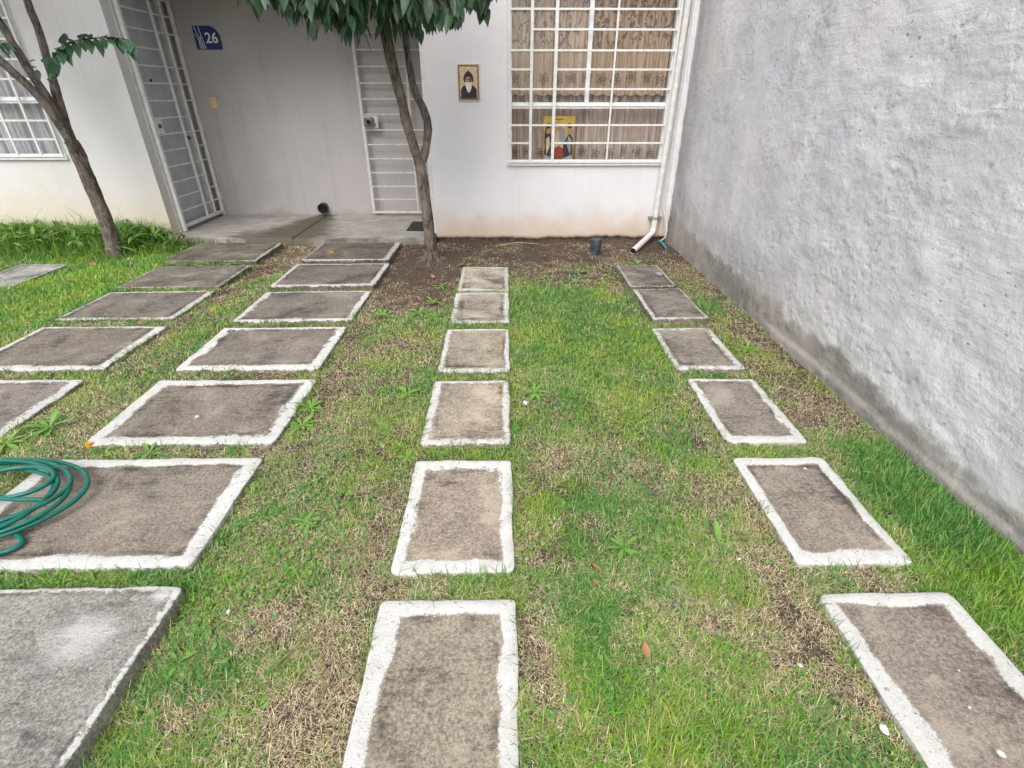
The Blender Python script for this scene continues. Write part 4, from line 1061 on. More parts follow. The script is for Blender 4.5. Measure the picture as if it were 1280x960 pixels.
# blades growing over the slab edges
ex, ey, ea = [], [], []
rg = np.random.default_rng(317)
for (x0, x1, y0, y1) in SL.values():
    for side in range(4):
        ln = (x1 - x0) if side < 2 else (y1 - y0)
        m_ = int(ln * 190 * rg.uniform(.5, 1.2))
        t = rg.random(m_)
        keep = fbm(t * ln * 6 + x0 * 9, t * 0 + y0 * 5 + side, 225) > 0.48
        t = t[keep]; off = rg.uniform(0.002, 0.02, len(t))
        if side == 0: ex += list(x0 + t * ln); ey += list(y0 - off); ea += list(math.pi / 2 + rg.normal(0, .9, len(t)))
        if side == 1: ex += list(x0 + t * ln); ey += list(y1 + off); ea += list(-math.pi / 2 + rg.normal(0, .9, len(t)))
        if side == 2: ex += list(x0 - off); ey += list(y0 + t * ln); ea += list(rg.normal(0, .9, len(t)))
        if side == 3: ex += list(x1 + off); ey += list(y0 + t * ln); ea += list(math.pi + rg.normal(0, .9, len(t)))
ex = np.array(ex); ey = np.array(ey); ea = np.array(ea)
k = (field(ex, ey, BARE) < 0.6) & ~keep_out(ex, ey); ex, ey, ea = ex[k], ey[k], ea[k]
n = len(ex)
L = rg.uniform(.025, .085, n); W = rg.uniform(.0018, .0034, n) * np.maximum(1, np.hypot(ex, ey) / 2.2) ** .7
th0 = rg.uniform(.1, .8, n); th1 = th0 + rg.uniform(.3, 1.0, n)
col = np.array([0.14, 0.30, 0.07]) * rg.uniform(.6, 1.3, (n, 1)); col[:, 0] *= rg.uniform(.8, 1.7, n)
blades('edge_grass', ex, ey, gz(ex, ey) + .002, ea, L, W, th0, th1, col, M['grass'], 'longer grass blades leaning over the slab edges', 'grass')

# tall grass under the left house wall
rg = np.random.default_rng(331)
n = 26000
x = rg.uniform(-7.4, -3.55, n); y = rg.uniform(5.45, 6.52, n)
dens = sstep(y, 5.45, 6.25) * (1 - sstep(x, -4.25, -3.5) * 0.8) * (0.35 + 1.1 * fbm(x * 3, y * 3, 231))
k = (rg.random(n) < dens) & ~slab_mask(x, y, -.01) & ~((x > -4.14) & (y > 6.38)) & ~((x > -4.2) & (y > 6.55))
x, y = x[k], y[k]; n = len(x)
hgt = (0.10 + 0.20 * rg.random(n) ** 1.5) * (0.5 + 0.7 * sstep(y, 5.7, 6.35)) * (1 - 0.55 * sstep(x, -4.3, -3.9))
hgt = np.where(rg.random(n) > 0.985, hgt * 1.75, hgt)
W = rg.uniform(.004, .009, n)
th0 = np.clip(rg.normal(.3, .25, n), 0, 1.1); th1 = th0 + np.clip(rg.normal(.7, .4, n), 0, 1.8)
col = np.array([0.16, 0.33, 0.05]) * rg.uniform(.55, 1.35, (n, 1)); col[:, 0] *= rg.uniform(.7, 1.6, n)
blades('tall_grass', x, y, gz(x, y), rg.random(n) * 6.283, hgt, W, th0, th1, col, M['grass'], 'tall lush grass growing along the left house wall', 'grass')
# broad leaves in it
def leaflets(name, x, y, z, az, L, W, tilt, col, matl, label, cat):
    n = len(x)
    prof = [(0, .12), (.3, .8), (.62, .95), (.86, .5), (1.0, .02)]
    d = np.stack([np.cos(az), np.sin(az), np.zeros(n)], 1); s = np.stack([-np.sin(az), np.cos(az), np.zeros(n)], 1)
    up = np.array([0, 0, 1.0]); base = np.stack([x, y, z], 1)
    V = []
    for (t, w_) in prof:
        th = tilt + t * 0.9
        c = base + (L * t)[:, None] * (np.cos(tilt - t * .5)[:, None] * d + np.sin(tilt - t * .5)[:, None] * up)
        V += [c - (W * w_ * .5)[:, None] * s + (W * w_ * .12)[:, None] * up, c, c + (W * w_ * .5)[:, None] * s + (W * w_ * .12)[:, None] * up]
    V = np.stack(V, 1).reshape(-1, 3)
    b0 = np.arange(n)[:, None] * 15
    Q = []
    for i in range(4):
        for j in range(2):
            a = i * 3 + j
            Q.append(b0 + np.array([[a, a + 1, a + 4, a + 3]]))
    me = np_mesh(name, V, np.concatenate(Q))
    c = np.repeat(np.concatenate([col, np.ones((n, 1))], 1)[:, None, :], 15, 1).reshape(-1, 4)
    add_attr(me, 'col', 'FLOAT_COLOR', c)
    return tag(link(name, me, matl, None, True), label, cat, kind='stuff')
n = 1500
x = rg.uniform(-7.4, -3.7, n); y = 6.5 - np.abs(rg.normal(0, .28, n))
k = (fbm(x * 2.2, y * 2.2, 241) > 0.42) & ~slab_mask(x, y, .0) & ~((x > -4.14) & (y > 6.36)) & (rg.random(n) < 1 - .7 * sstep(x, -4.4, -4.0)); x, y = x[k], y[k]; n = len(x)
col = np.array([0.15, 0.32, 0.07]) * rg.uniform(.6, 1.3, (n, 1)); col[:, 0] *= rg.uniform(.8, 1.5, n)
leaflets('broadleaf_weeds', x, y, gz(x, y) + rg.uniform(0.02, .16, n), rg.random(n) * 6.283, rg.uniform(.10, .2, n), rg.uniform(.03, .05, n), rg.uniform(.1, 1.25, n), col, M['grass'], 'broad leaved weeds in the tall grass by the left house wall', 'weeds')
# low clover-like ground cover
x, y, rg = scatter(3800, 337, ymin=.5, ymax=5.8, pw=1.0)
PAT = [(-1.02, 1.3, .12, .12, 1.0), (-1.05, 1.1, .09, .12, .9), (-.8, 1.45, .2, .15, .6), (-.95, 1.7, .25, .2, .55), (-1.6, 1.33, .4, .05, .9), (-.75, 1.9, .2, .2, .35), (-2.5, 2.4, .2, .2, .5), (-4.4, 4.6, .6, .8, .35), (-.5, 4.3, .1, .3, .5), (1.0, .7, .15, .1, .35), (.3, .8, .2, .2, .2), (1.9, 1.9, .1, .4, .35), (-1.15, 2.5, .1, .25, .5), (-2.4, 3.4, .2, .5, .25), (.9, 1.5, .1, .1, .3)]
k = (rg.random(len(x)) < np.clip(field(x, y, PAT) + 0.05 * (green_f(x, y) > .3), 0, 1)) & ~keep_out(x, y); x, y = x[k], y[k]; n = len(x)
col = np.array([0.17, 0.34, 0.085]) * rg.uniform(.7, 1.3, (n, 1)); col[:, 0] *= rg.uniform(.8, 1.4, n)
leaflets('ground_cover', x, y, gz(x, y) + rg.uniform(.008, .03, n), rg.random(n) * 6.283, rg.uniform(.013, .03, n), rg.uniform(.009, .016, n), rg.uniform(-.1, .6, n), col, M['grass'], 'small round leaved ground cover creeping through the lawn', 'weeds')

# ------------------------------------------------------------------ single weeds
def leaf_mesh(name, L, W, curl=0.3, fold=0.18, n=6, acum=True):
    V = []; Q = []
    for i in range(n + 1):
        t = i / n
        if acum: w = math.sin(math.pi * min(t * 1.02, 1) ** 0.8) ** 0.85 * (1 - 0.35 * t)
        else: w = (t ** 0.9) * (1 - t ** 5) * 1.05 + 0.06 * (1 - t)
        w = max(w, 0.02) * W * 0.62
        z = -curl * L * t * t
        V += [(-w, L * t, z + w * fold), (0, L * t, z), (w, L * t, z + w * fold)]
    for i in range(n):
        for j in range(2):
            a = i * 3 + j; Q.append((a, a + 1, a + 4, a + 3))
    return V, Q
def weed(x, y, R0, nl, seed, label, up=0.45, wd=0.28, group='single leafy weeds in the lawn'):
    rr = random.Random(seed)
    V = []; Q = []
    for i in range(nl):
        az = 6.283 * i / nl * 1.0 + rr.uniform(-.35, .35) + seed
        Ls = R0 * rr.uniform(.65, 1.15)
        v, q = leaf_mesh('l', Ls, Ls * wd, rr.uniform(.2, .5), .25, 5, False)
        mt = Matrix.Rotation(az, 4, 'Z') @ Matrix.Rotation(rr.uniform(up * .4, up * 1.5), 4, 'X')
        b0 = len(V)
        V += [tuple(mt @ Vector(p_)) for p_ in v]; Q += [tuple(b0 + a for a in f_) for f_ in q]
    me = bpy.data.meshes.new('weed'); me.from_pydata(V, [], Q)
    z = float(gz(np.array([x]), np.array([y]))[0])
    o = link('weed', me, M['weed'], None, True); o.location = (x, y, z + .014)
    tag(o, label, 'weed', group)
WEEDS = [(-.60, 2.68, .085, 9, 'leafy weed rosette left of the fourth centre slab'), (-.50, 2.06, .05, 7, 'small weed touching the far left corner of the big centre slab'), (.17, 2.70, .085, 9, 'leafy weed right of the fourth centre slab'),
         (-1.0, 3.96, .11, 9, 'bright weed at the edge of the bare soil left of centre'), (-.72, 4.02, .12, 8, 'spreading weed just left of the second centre slab'), (-.58, 3.93, .10, 8, 'weed hugging the near left corner of the second centre slab'),
         (-.63, 4.3, .09, 7, 'weed on bare soil beside the second centre slab'), (-.62, 4.75, .10, 7, 'weed on bare soil beside the far centre slab'), (-.42, 5.45, .09, 6, 'weed at the far left corner of the far centre slab'),
         (-1.82, 2.13, .085, 8, 'flat weed between two wide slabs below the white border'), (-2.06, 2.14, .07, 7, 'flat weed beside the yellow dandelion'), (-1.14, 2.55, .09, 8, 'weed at the right edge of the fifth wide slab'), (-1.13, 2.37, .10, 8, 'larger weed at the near right corner of the fifth wide slab'),
         (-2.50, 2.36, .13, 10, 'large pale weed cluster behind the green hose'), (-2.62, 2.22, .12, 9, 'pale weed cluster at left edge behind the hose'), (.47, 1.47, .075, 8, 'lobed weed in dry grass right of the big centre slab'),
         (.70, 3.56, .085, 7, 'yellowish weed in the lush lawn patch'), (1.28, 2.92, .07, 7, 'weed between third and fourth slabs along the wall'), (1.73, 3.3, .09, 8, 'weed in dry grass right of the third wall slab'),
         (.75, 5.2, .11, 7, 'weed on brown soil below the window'), (1.05, 5.1, .10, 7, 'weed on brown soil left of the first wall slab'), (.32, 4.95, .10, 6, 'weed where lawn meets soil right of the far centre slab'), (1.42, 5.42, .11, 6, 'weed by the outlet of the downpipe'),
         (-2.98, 5.5, .12, 7, 'weed between the two farthest wide left slabs'), (-3.3, 4.63, .08, 6, 'weed between second and third wide left slabs'), (-1.35, 1.30, .06, 7, 'small weed between the hose slab and unpainted slab'), (-.85, 1.62, .07, 9, 'fresh weed rosette in patchy lawn right of the hose slab'), (-1.95, 1.33, .07, 7, 'grey green weed at the near left of the hose slab'),
         (-1.07, 1.02, .06, 6, 'weed with round leaf at the edge of the unpainted slab')]
for i, a in enumerate(WEEDS): weed(a[0], a[1], a[2] * 1.0, a[3] + 3, i * 1.7 + 3, a[4])
def upright(x, y, L, W, az, tilt, label, seed=1):
    v, q = leaf_mesh('l', L, W, .25, .3, 7)
    v = [tuple(Matrix.Rotation(az, 4, 'Z') @ Matrix.Rotation(tilt, 4, 'X') @ Vector(p_)) for p_ in v]
    me = bpy.data.meshes.new('weed'); me.from_pydata(v, [], q)
    o = link('weed', me, M['weed'], None, True); o.location = (x, y, float(gz(np.array([x]), np.array([y]))[0]) + .01)
    tag(o, label, 'weed', 'single leafy weeds in the lawn')
upright(.865, 1.50, .10, .026, .15, 1.15, 'single upright blade leaf in the lawn left of fifth wall slab')
upright(1.93, 1.74, .10, .035, -.9, .55, 'bright oval leaf standing by the foot of the grey wall')
upright(1.78, 1.90, .07, .024, 1.2, .4, 'bright leaf in the grass right of the fifth wall slab')
upright(-1.97, 1.36, .12, .02, .1, 1.2, 'single upright leaf at the border of the hose slab')

# dandelion
def dandelion(x, y, z, r, label):
    o = empty('dandelion', (x, y, z), label, 'flower')
    mb = MB(); mb.tube([(x, y, z - .03), (x + .004, y, z + .02)], .0022, 6); mb.build('stem', M['weed'], o)
    rr = random.Random(5); mb = MB()
    for ring, (rad_, n_, ln) in enumerate(((.2, 14, 1.0), (.1, 12, .7), (.05, 8, .45))):
        for i in range(n_):
            a = 6.283 * i / n_ + ring * .2 + rr.uniform(-.1, .1); l = r * ln
            c, s = math.cos(a), math.sin(a); w_ = r * .16
            b = Vector((x + .004, y, z + .02 + ring * .003))
            mb.poly([b + Vector((-s * w_ * .4, c * w_ * .4, 0)), b + Vector((c * l - s * w_, s * l + c * w_, .006 - ring * -.003)), b + Vector((c * l + s * w_, s * l - c * w_, .006 + ring * .003)), b + Vector((s * w_ * .4, -c * w_ * .4, 0))])
    mb.build('petals', M['petal'], o)
dandelion(-2.10, 2.125, .045, .022, 'yellow dandelion flower behind the green hose')
dandelion(-1.90, 5.61, .08, .03, 'small orange flower on the farthest wide slab before the step')
dandelion(-2.42, 4.02, .03, .022, 'tiny yellow flower in grass between the two wide slab rows')

# fallen leaves, chips, twigs
def fallen(x, y, L, az, label, mt='fallen', z=None, tilt=.12):
    v, q = leaf_mesh('l', L, L * .5, -.18, .35, 6)
    me = bpy.data.meshes.new('fallen_leaf'); me.from_pydata(v, [], q)
    o = link('fallen_leaf', me, M[mt], None, True)
    o.location = (x, y, (float(gz(np.array([x]), np.array([y]))[0]) + .024) if z is None else z); o.rotation_euler = (tilt, .25, az)
    tag(o, label, 'leaf', 'fallen leaves on the lawn')
FL = [(.36, 1.34, .05, .9, 'tan fallen leaf right of the big centre slab'), (.45, 1.0, .055, .05, 'pointed tan leaf in the near lawn'), (.325, 1.28, .03, .2, 'small curled tan leaf between the two larger ones'), (.215, 1.45, .03, 2.6, 'tiny reddish leaf by the big centre slab'),
      (-.52, 1.46, .03, 1.2, 'dark red leaf left of the big centre slab'), (.97, 1.5, .03, .7, 'pinkish leaf scrap left of the fifth wall slab'), (-3.18, 5.47, .09, 1.3, 'yellowish leaf between the far left slabs'), (-4.2, 4.9, .11, 1.5, 'brown leaf in grass beside the far left slab row'),
      (-4.42, 5.45, .10, .4, 'pale dry leaf near the foot of the leaning tree'), (-4.55, 5.2, .09, 2.0, 'yellow dry leaf in grass by the small grey slab'), (-2.42, 5.0, .09, 1.7, 'orange brown leaf between the far slabs of the left rows'), (-1.02, 4.15, .07, 2.6, 'orange leaf on the lawn left of centre'), (-.72, 5.0, .08, .4, 'brown leaf on soil under the forked tree'),
      (.12, 4.05, .06, 1.1, 'tan leaf at the left edge of the lush lawn'), (.2, 3.8, .05, 2.2, 'small brown leaf in the lush lawn'), (.5, 4.75, .06, .4, 'reddish leaf where soil meets lush lawn'), (.62, 2.35, .03, .3, 'small pale leaf in the middle of the lawn'), (-2.35, 3.1, .05, .9, 'reddish leaf beside the fourth wide slab')]
for a in FL: fallen(*a)
def chip(x, y, r, label, mt='chip', z=.03, name='pebble', cat='pebble'):
    rr = random.Random(int(x * 999 + y * 77)); bm = bmesh.new(); bmesh.ops.create_icosphere(bm, subdivisions=2, radius=r)
    for v in bm.verts: v.co = Vector((v.co.x * 1.2, v.co.y * .8, v.co.z * .45)) * rr.uniform(.82, 1.15)
    me = bpy.data.meshes.new(name); bm.to_mesh(me); bm.free()
    o = link(name, me, M[mt], None, False); o.location = (x, y, z); o.rotation_euler = (0, 0, rr.uniform(0, 3))
    tag(o, label, cat, 'pebbles and chips')
CH = [(1.335, .70, .010, 'white chip on the nearest wall slab', 'chip', .047), (1.345, .82, .005, 'tiny white chip on the nearest wall slab, farther back', 'chip', .047), (1.40, .93, .004, 'white speck of stone near the middle of the nearest wall slab', 'chip', .047), (1.07, .775, .014, 'white stone beside the near left edge of the nearest wall slab', 'chip', .03),
      (1.43, 1.92, .008, 'white chip on the fifth wall slab', 'chip', .046), (.91, 1.40, .006, 'white chip on bare soil left of the wall slabs', 'chip', .02), (.115, 2.58, .017, 'pale pebble right of the fourth centre slab', 'chip', .02), (-.98, 1.19, .009, 'white pebble in dry grass right of the unpainted slab', 'chip', .02),
      (-.88, 1.12, .012, 'grey pebble in dry grass left of the near centre slab', 'stone', .02), (-.76, 1.78, .010, 'pale grey pebble in the lawn right of hose slab', 'stone', .02), (.60, 1.2, .012, 'flat grey pebble in the near lawn', 'stone', .02), (-.01, .98, .008, 'white chip at the right border of the near centre slab', 'chip', .05), (.93, .97, .008, 'pale stone on bare soil left of nearest wall slab', 'chip', .02), (-1.72, 2.42, .011, 'white fleck on the fifth wide slab', 'chip', .045)]
for a in CH: chip(a[0], a[1], a[2], a[3], a[4], a[5])
def twig(pts, r, label):
    P = [(a, b_, float(gz(np.array([a]), np.array([b_]))[0]) + c) for a, b_, c in pts]
    o = MB().tube(P, [r, r * .9, r * .6][:len(P)] if len(P) == 3 else r, 6).build('twig', M['twig'], None, True)
    tag(o, label, 'twig', 'dry twigs')
TW = [([(.15, 1.4, .03), (.2, 1.5, .035), (.28, 1.55, .03)], .0022, 'thin pale twig in the lawn right of the big centre slab'), ([(-.75, .98, .02), (-.68, 1.08, .03), (-.6, 1.15, .02)], .003, 'dry twig left of the near centre slab'), ([(-1.02, 1.12, .02), (-.96, 1.18, .03), (-.92, 1.24, .02)], .0025, 'dry twig on dead grass right of the unpainted slab'),
      ([(-.1, 6.25, .02), (.15, 6.36, .03), (.42, 6.33, .02)], .012, 'dry stick lying on soil at the foot of the facade'), ([(1.0, .86, .03), (1.06, .92, .03), (1.03, 1.0, .02)], .0028, 'dry stalk on soil beside the nearest wall slab'), ([(-.92, 1.75, .02), (-.84, 1.68, .03), (-.7, 1.68, .02)], .0025, 'tan stalk in patchy lawn between hose slab and centre row')]
for a in TW: twig(*a)
# clods on the bare soil
rg = np.random.default_rng(411)
n = 2600
x = rg.uniform(-1.3, 2.0, n); y = rg.uniform(4.2, 6.5, n)
k = (rg.random(n) < np.clip(field(x, y, BARE), 0, 1)) & ~slab_mask(x, y, .0); x, y = x[k], y[k]; n = len(x)
ico = bmesh.new(); bmesh.ops.create_icosphere(ico, subdivisions=1, radius=1); iv = np.array([v.co[:] for v in ico.verts]); it = np.array([[v.index for v in f_.verts] for f_ in ico.faces]); ico.free()
r = rg.uniform(.004, .016, n) * np.where(rg.random(n) > .95, 1.6, 1)
V = iv[None] * r[:, None, None] * rg.uniform(.6, 1.35, (n, len(iv), 1)); V[:, :, 2] *= .6
V += np.stack([x, y, gz(x, y) + r * .25], 1)[:, None]
T = (it[None] + (np.arange(n) * len(iv))[:, None, None]).reshape(-1, 3)
tag(link('soil_clods', np_mesh('soil_clods', V.reshape(-1, 3), None, T), M['soil']), 'crumbly soil clods on the bare ground before the house', 'soil', kind='stuff')

# ------------------------------------------------------------------ hose
def hose():
    rr = random.Random(9)
    P = []
    cx, cy = -2.345, 1.70
    tot = 4.4
    steps = 230
    for i in range(steps):
        t = i / (steps - 1) * tot; a = -t * 2 * math.pi + 2.4
        lay = t
        rx = .44 - .013 * lay + .014 * math.sin(t * 5.1) + .012 * math.sin(a * 3 + t * 2); ry = .285 - .010 * lay + .014 * math.sin(t * 3.7 + 1) + .010 * math.cos(a * 2 + 3 * t)
        ox = .026 * math.sin(t * 2.3); oy = .030 * math.sin(t * 1.9 + .5)
        zl = .066 + .011 * min(lay, 3.2) + .008 * math.sin(a * 2 + t)
        P.append((cx + ox + rx * math.cos(a), cy + oy + ry * math.sin(a), zl))
    # inner loop
    lx, ly, lz = P[-1]
    for i in range(1, 60):
        t = i / 59; a = -t * 8.2 + math.atan2((ly - 1.79) / .13, (lx + 2.2) / .22)
        k = min(1, t * 4)
        P.append((lx * (1 - k) + k * (-2.20 + .17 * math.cos(a)), ly * (1 - k) + k * (1.80 + .105 * math.sin(a)), lz + .012 * math.sin(t * 3)))
    # tail from the outside of the coil
    T = [(-2.12, 1.60, .060), (-2.03, 1.555, .050), (-1.965, 1.525, .046), (-1.935, 1.49, .045), (-1.96, 1.455, .045), (-2.04, 1.425, .045), (-2.16, 1.39, .045), (-2.30, 1.35, .035), (-2.5, 1.33, .03), (-2.8, 1.35, .03)]
    h = empty('garden_hose', (-2.3, 1.7, .05), 'coiled green garden hose lying on a wide slab at the left edge', 'hose')
    def smooth(pts, n=6):
        out = []
        for i in range(len(pts) - 1):
            p0 = Vector(pts[max(i - 1, 0)]); p1 = Vector(pts[i]); p2 = Vector(pts[i + 1]); p3 = Vector(pts[min(i + 2, len(pts) - 1)])
            for j in range(n):
                t = j / n
                out.append(0.5 * ((2 * p1) + (-p0 + p2) * t + (2 * p0 - 5 * p1 + 4 * p2 - p3) * t * t + (-p0 + 3 * p1 - 3 * p2 + p3) * t ** 3))
        out.append(Vector(pts[-1])); return out
    MB().tube(P, .0098, 14).build('coil', M['hose'], h, True)
    MB().tube(smooth(T), .0098, 14).build('loose_end', M['hose'], h, True)
hose()

# ------------------------------------------------------------------ trees
def smooth_path(pts, rads, n=7):
    out = []; ro = []
    for i in range(len(pts) - 1):
        p0 = Vector(pts[max(i - 1, 0)]); p1 = Vector(pts[i]); p2 = Vector(pts[i + 1]); p3 = Vector(pts[min(i + 2, len(pts) - 1)])
        for j in range(n):
            t = j / n
            out.append(0.5 * ((2 * p1) + (-p0 + p2) * t + (2 * p0 - 5 * p1 + 4 * p2 - p3) * t * t + (-p0 + 3 * p1 - 3 * p2 + p3) * t ** 3))
            ro.append(rads[i] * (1 - t) + rads[i + 1] * t)
    out.append(Vector(pts[-1])); ro.append(rads[-1]); return out, ro
def limb(name, pts, rads, par, seed, rough=.11):
    P, ro = smooth_path(pts, rads)
    return MB().tube(P, ro, 20, True, rough, seed).build(name, M['bark'], par, True)
LEAFV = []
for i in range(5):
    v, q = leaf_mesh('leaf', 1.0, .40 + .05 * (i % 3), (.10, .2, .05, .3, .15)[i], .22, 6)
    me = bpy.data.meshes.new('leaf'); me.from_pydata(v, [], q); me.materials.append(M['tree_leaf'])
    me.polygons.foreach_set('use_smooth', [True] * len(me.polygons)); LEAFV.append((me, np.array(v), q))
def frame(direction, roll):
    """matrix whose Y axis runs along the leaf, Z roughly its upper face"""
    yv = direction.normalized(); zv = Vector((0, 0, 1)) - yv * yv.z
    if zv.length < 1e-3: zv = Vector((0, -1, 0)) - yv * (-yv.y)
    zv.normalize(); xv = yv.cross(zv)
    m_ = Matrix((xv, yv, zv)).transposed().to_4x4()
    return m_ @ Matrix.Rotation(roll, 4, 'Y')
def crown(tree, spots, nsingle, name_label, twigs):
    """spots: list of (base, direction, length, roll). The lowest ones in view become single leaves."""
    spots.sort(key=lambda s: (s[0].z - 1.6) / max(1.0, s[0].y) + 0.03 * abs(s[0].y - 4.6))
    single, rest = spots[:nsingle], spots[nsingle:]
    V = []; Q = []; nv = 0
    for i, (b, d, l, ro) in enumerate(rest):
        me, v, q = LEAFV[i % 5]
        mt = Matrix.Translation(b) @ frame(d, ro) @ Matrix.Scale(l, 4)
        A = np.array(mt)
        V.append(v @ A[:3, :3].T + A[:3, 3]); Q.append(np.array(q) + nv); nv += len(v)
    c = MB()
    for P in twigs: c.tube(P, [.011, .008, .004][:len(P)] if len(P) == 3 else .006, 5, False)
    cr = link('crown', np_mesh('crown', np.concatenate(V), np.concatenate(Q)), M['tree_leaf'], tree, True)
    cr['kind'] = 'stuff'
    c.build('twigs', M['bark'], tree)['kind'] = 'stuff'
    for i, (b, d, l, ro) in enumerate(single):
        o = bpy.data.objects.new('leaf', LEAFV[i % 5][0]); COL.objects.link(o); o.parent = cr
        o.matrix_local = Matrix.Translation(b) @ frame(d, ro) @ Matrix.Scale(l, 4)
def leafy_twig(spots, twigs, p0, p1, n, rr, lmin, lmax, droop=1.0):
    p0 = Vector(p0); p1 = Vector(p1); mid = (p0 + p1) / 2 + Vector((0, 0, .03))
    twigs.append([p0, mid, p1])
    ax = (p1 - p0).normalized()
    side = ax.cross(Vector((0, 0, 1))).normalized()
    for i in range(n):
        t = .25 + .78 * (i + rr.random() * .6) / n
        b = p0 * (1 - t) ** 2 + mid * 2 * t * (1 - t) + p1 * t * t
        s = 1 if i % 2 else -1
        d = ax * rr.uniform(.2, .9) + side * s * rr.uniform(.3, 1.0) + Vector((0, 0, -1)) * rr.uniform(.5, 1.6) * droop
        spots.append((b, d.normalized(), rr.uniform(lmin, lmax), rr.uniform(-.5, .5)))

# forked tree before the recess
t1 = empty('tree', (-.80, 5.59, 0), 'forked slender tree with dark glossy leaves standing before the entrance', 'tree')
limb('trunk', [(-.80, 5.59, -.06), (-.795, 5.59, .03), (-.80, 5.59, .14), (-.81, 5.59, .36), (-.825, 5.59, .66), (-.845, 5.59, .93), (-.855, 5.585, 1.04)], [0.101, 0.082, 0.066, 0.057, 0.054, 0.055, 0.050], t1, 1)
limb('limb', [(-.85, 5.585, .96), (-.885, 5.56, 1.13), (-.935, 5.52, 1.38), (-.97, 5.51, 1.62), (-1.02, 5.5, 1.88), (-1.05, 5.5, 2.12), (-1.09, 5.48, 2.5), (-1.2, 5.4, 3.1)], [0.040, 0.044, 0.045, 0.045, 0.049, 0.052, 0.042, 0.025], t1, 2)
limb('limb', [(-.85, 5.585, .97), (-.79, 5.6, 1.12), (-.745, 5.61, 1.32), (-.77, 5.61, 1.47), (-.845, 5.6, 1.64), (-.875, 5.6, 1.86), (-.885, 5.6, 2.12), (-.87, 5.6, 2.45), (-.8, 5.5, 3.1)], [0.035, 0.039, 0.039, 0.037, 0.034, 0.032, 0.030, 0.027, 0.017], t1, 3)
for i, (a, b_) in enumerate(((.2, .11), (1.3, .10), (2.6, .12), (3.7, .12), (4.6, .14), (5.5, .10))):
    c, s = math.cos(a), math.sin(a)
    limb('root', [(-.80 + c * .05, 5.59 + s * .05, .12), (-.80 + c * .085, 5.59 + s * .085, .045), (-.80 + c * (.1 + b_ * .6), 5.59 + s * (.1 + b_ * .6), .012), (-.80 + c * (.12 + b_ * 1.1), 5.59 + s * (.12 + b_ * 1.1), -.03)], [.03, .028, .02, .012], t1, 20 + i, .15)
rr = random.Random(77)
spots, twigs = [], []
C1 = Vector((-1.06, 5.05, 3.02)); RA = Vector((1.12, 1.05, 1.02))
for i in range(300):
    while True:
        u = Vector((rr.gauss(0, 1), rr.gauss(0, 1), rr.gauss(0, 1))).normalized()
        if u.z < .75: break
    k = rr.uniform(.72, 1.02)
    p1 = C1 + Vector((u.x * RA.x, u.y * RA.y, u.z * RA.z)) * k
    p0 = C1 + (p1 - C1) * .68 + Vector((0, 0, .10))
    leafy_twig(spots, twigs, p0, p1, rr.randint(6, 9), rr, .10, .175)
# a few clusters hanging lower, as seen along the crown's lower edge
for (x_, y_, z_) in ((-2.0, 4.95, 2.36), (-1.95, 5.1, 2.3), (-1.8, 5.0, 2.25), (-1.62, 5.0, 2.2), (-.15, 4.95, 2.32), (-.2, 5.1, 2.22), (-1.85, 4.9, 2.27), (-1.7, 4.8, 2.18), (-1.5, 4.75, 2.13), (-1.32, 4.7, 2.10), (-1.18, 4.7, 2.12), (-1.0, 4.7, 2.2), (-.8, 4.75, 2.22), (-.6, 4.75, 2.15), (-.42, 4.8, 2.13), (-.3, 4.9, 2.17), (-.22, 4.9, 2.25), (-1.4, 5.1, 2.12), (-.9, 5.2, 2.16), (-.5, 5.2, 2.15), (-.95, 5.45, 2.16), (-.72, 5.5, 2.2)):
    for q in range(5):
        p1 = Vector((x_ + rr.uniform(-.1, .1), y_ + rr.uniform(-.12, .12), z_ + rr.uniform(-.02, .08)))
        p0 = p1 + Vector(((-1.06 - x_) * .25 + rr.uniform(-.08, .08), .15, .18))
        leafy_twig(spots, twigs, p0, p1, 6, rr, .085, .175, 1.2)
crown(t1, spots, 260, None, twigs)

# leaning tree on the left
t2 = empty('tree', (-4.41, 5.83, 0), 'leaning multi-stemmed tree with one leafy side twig at far left', 'tree')
limb('trunk', [(-4.41, 5.83, -.04), (-4.40, 5.83, .08), (-4.385, 5.83, .22), (-4.375, 5.83, .42), (-4.385, 5.83, .71), (-4.40, 5.83, 1.02), (-4.42, 5.83, 1.2)], [0.102, 0.086, 0.074, 0.068, 0.065, 0.066, 0.061], t2, 5)
limb('limb', [(-4.43, 5.84, 1.1), (-4.44, 5.86, 1.32), (-4.43, 5.88, 1.55), (-4.42, 5.9, 1.75), (-4.40, 5.9, 1.95), (-4.38, 5.9, 2.15), (-4.38, 5.9, 2.4), (-4.3, 5.9, 3.0)], [0.047, 0.045, 0.042, 0.036, 0.034, 0.032, 0.030, 0.023], t2, 6)
limb('limb', [(-4.40, 5.82, 1.05), (-4.42, 5.8, 1.3), (-4.45, 5.78, 1.55), (-4.51, 5.77, 1.80), (-4.58, 5.78, 2.05), (-4.66, 5.78, 2.35), (-4.8, 5.75, 2.9)], [0.044, 0.045, 0.040, 0.035, 0.032, 0.030, 0.023], t2, 7)
limb('limb', [(-4.39, 5.8, 1.1), (-4.40, 5.74, 1.36), (-4.47, 5.70, 1.6), (-4.61, 5.68, 1.80), (-4.76, 5.66, 1.98), (-4.96, 5.62, 2.25), (-5.2, 5.6, 2.7)], [0.038, 0.042, 0.038, 0.033, 0.030, 0.029, 0.023], t2, 8)
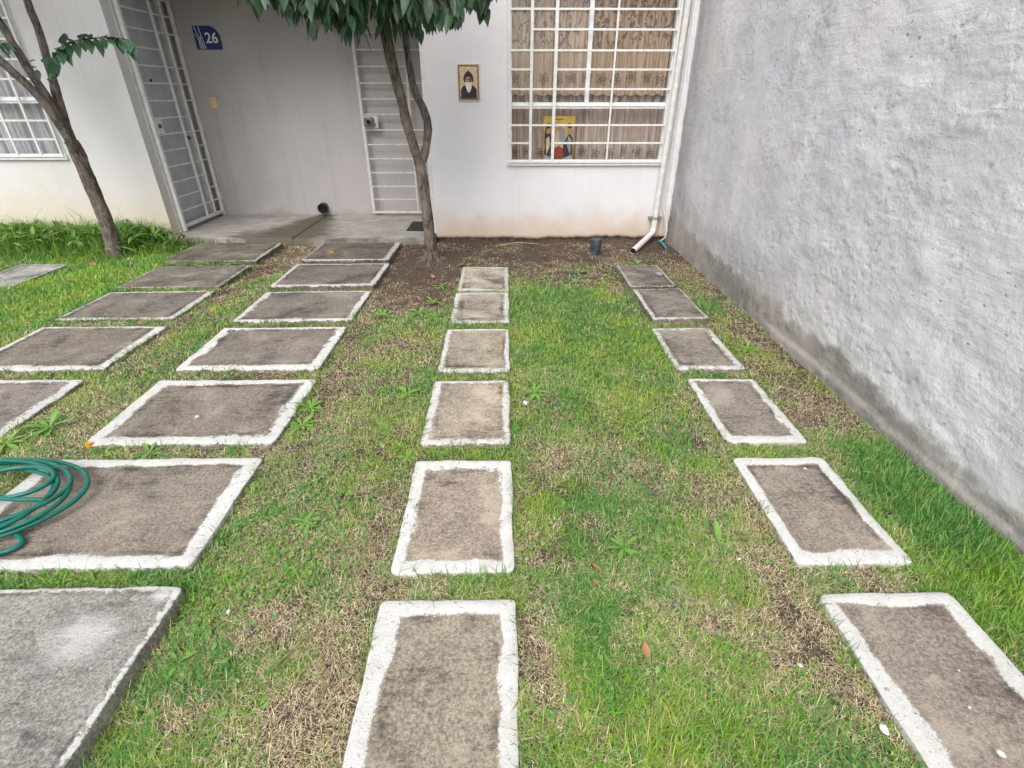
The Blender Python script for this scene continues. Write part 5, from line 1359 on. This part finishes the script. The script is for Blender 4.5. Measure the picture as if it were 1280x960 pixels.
limb('limb', [(-4.42, 5.72, 1.5), (-4.50, 5.63, 1.72), (-4.62, 5.6, 1.92), (-4.78, 5.55, 2.12), (-5.0, 5.5, 2.5)], [0.027, 0.028, 0.025, 0.023, 0.015], t2, 9)
rr = random.Random(99); spots, twigs = [], []
C2 = Vector((-4.75, 5.45, 3.35)); RA = Vector((1.2, 1.1, .95))
for i in range(240):
    u = Vector((rr.gauss(0, 1), rr.gauss(0, 1), rr.gauss(0, 1))).normalized()
    if u.z > .8: continue
    k = rr.uniform(.72, 1.02); p1 = C2 + Vector((u.x * RA.x, u.y * RA.y, u.z * RA.z)) * k
    p0 = C2 + (p1 - C2) * .68 + Vector((0, 0, .1)); leafy_twig(spots, twigs, p0, p1, rr.randint(5, 8), rr, .10, .17)
P = [(-4.39, 5.88, 1.86), (-4.16, 5.66, 1.92), (-4.0, 5.6, 2.0), (-3.83, 5.6, 2.04), (-3.62, 5.6, 2.06), (-3.44, 5.6, 2.05), (-3.36, 5.6, 2.03)]
twigs += [[Vector(P[i]), (Vector(P[i]) + Vector(P[i + 1])) / 2, Vector(P[i + 1])] for i in range(len(P) - 1)]
for i in range(1, 7):
    b = Vector(P[i]); pb = Vector(P[i - 1])
    for q in range(6 if i < 3 else 5):
        t = q / 5.5; bb = pb.lerp(b, t)
        up = (q in (1, 3) and 2 <= i <= 5)
        d = Vector((rr.uniform(.25, .75), rr.uniform(-.95, -.3), rr.uniform(.1, .35) if up else rr.uniform(-1.1, -.45)))
        spots.append((bb, d.normalized(), rr.uniform(.13, .19), rr.uniform(-.5, .5)))
for q in range(9):
    bb = Vector((-4.36 + rr.uniform(-.04, .14), 5.72, 1.84 + rr.uniform(-.12, .08)))
    spots.append((bb, Vector((rr.uniform(-.6, 1), rr.uniform(-.6, 0), rr.uniform(-.8, .3))).normalized(), rr.uniform(.07, .13), rr.uniform(-.9, .9)))
for q in range(4):
    spots.append((Vector((-4.62, 5.7, 2.02)), Vector((rr.uniform(.4, 1), -.3, rr.uniform(-.7, -.2))).normalized(), rr.uniform(.1, .15), rr.uniform(-1.5, 1.5)))
crown(t2, spots, 120, None, twigs)
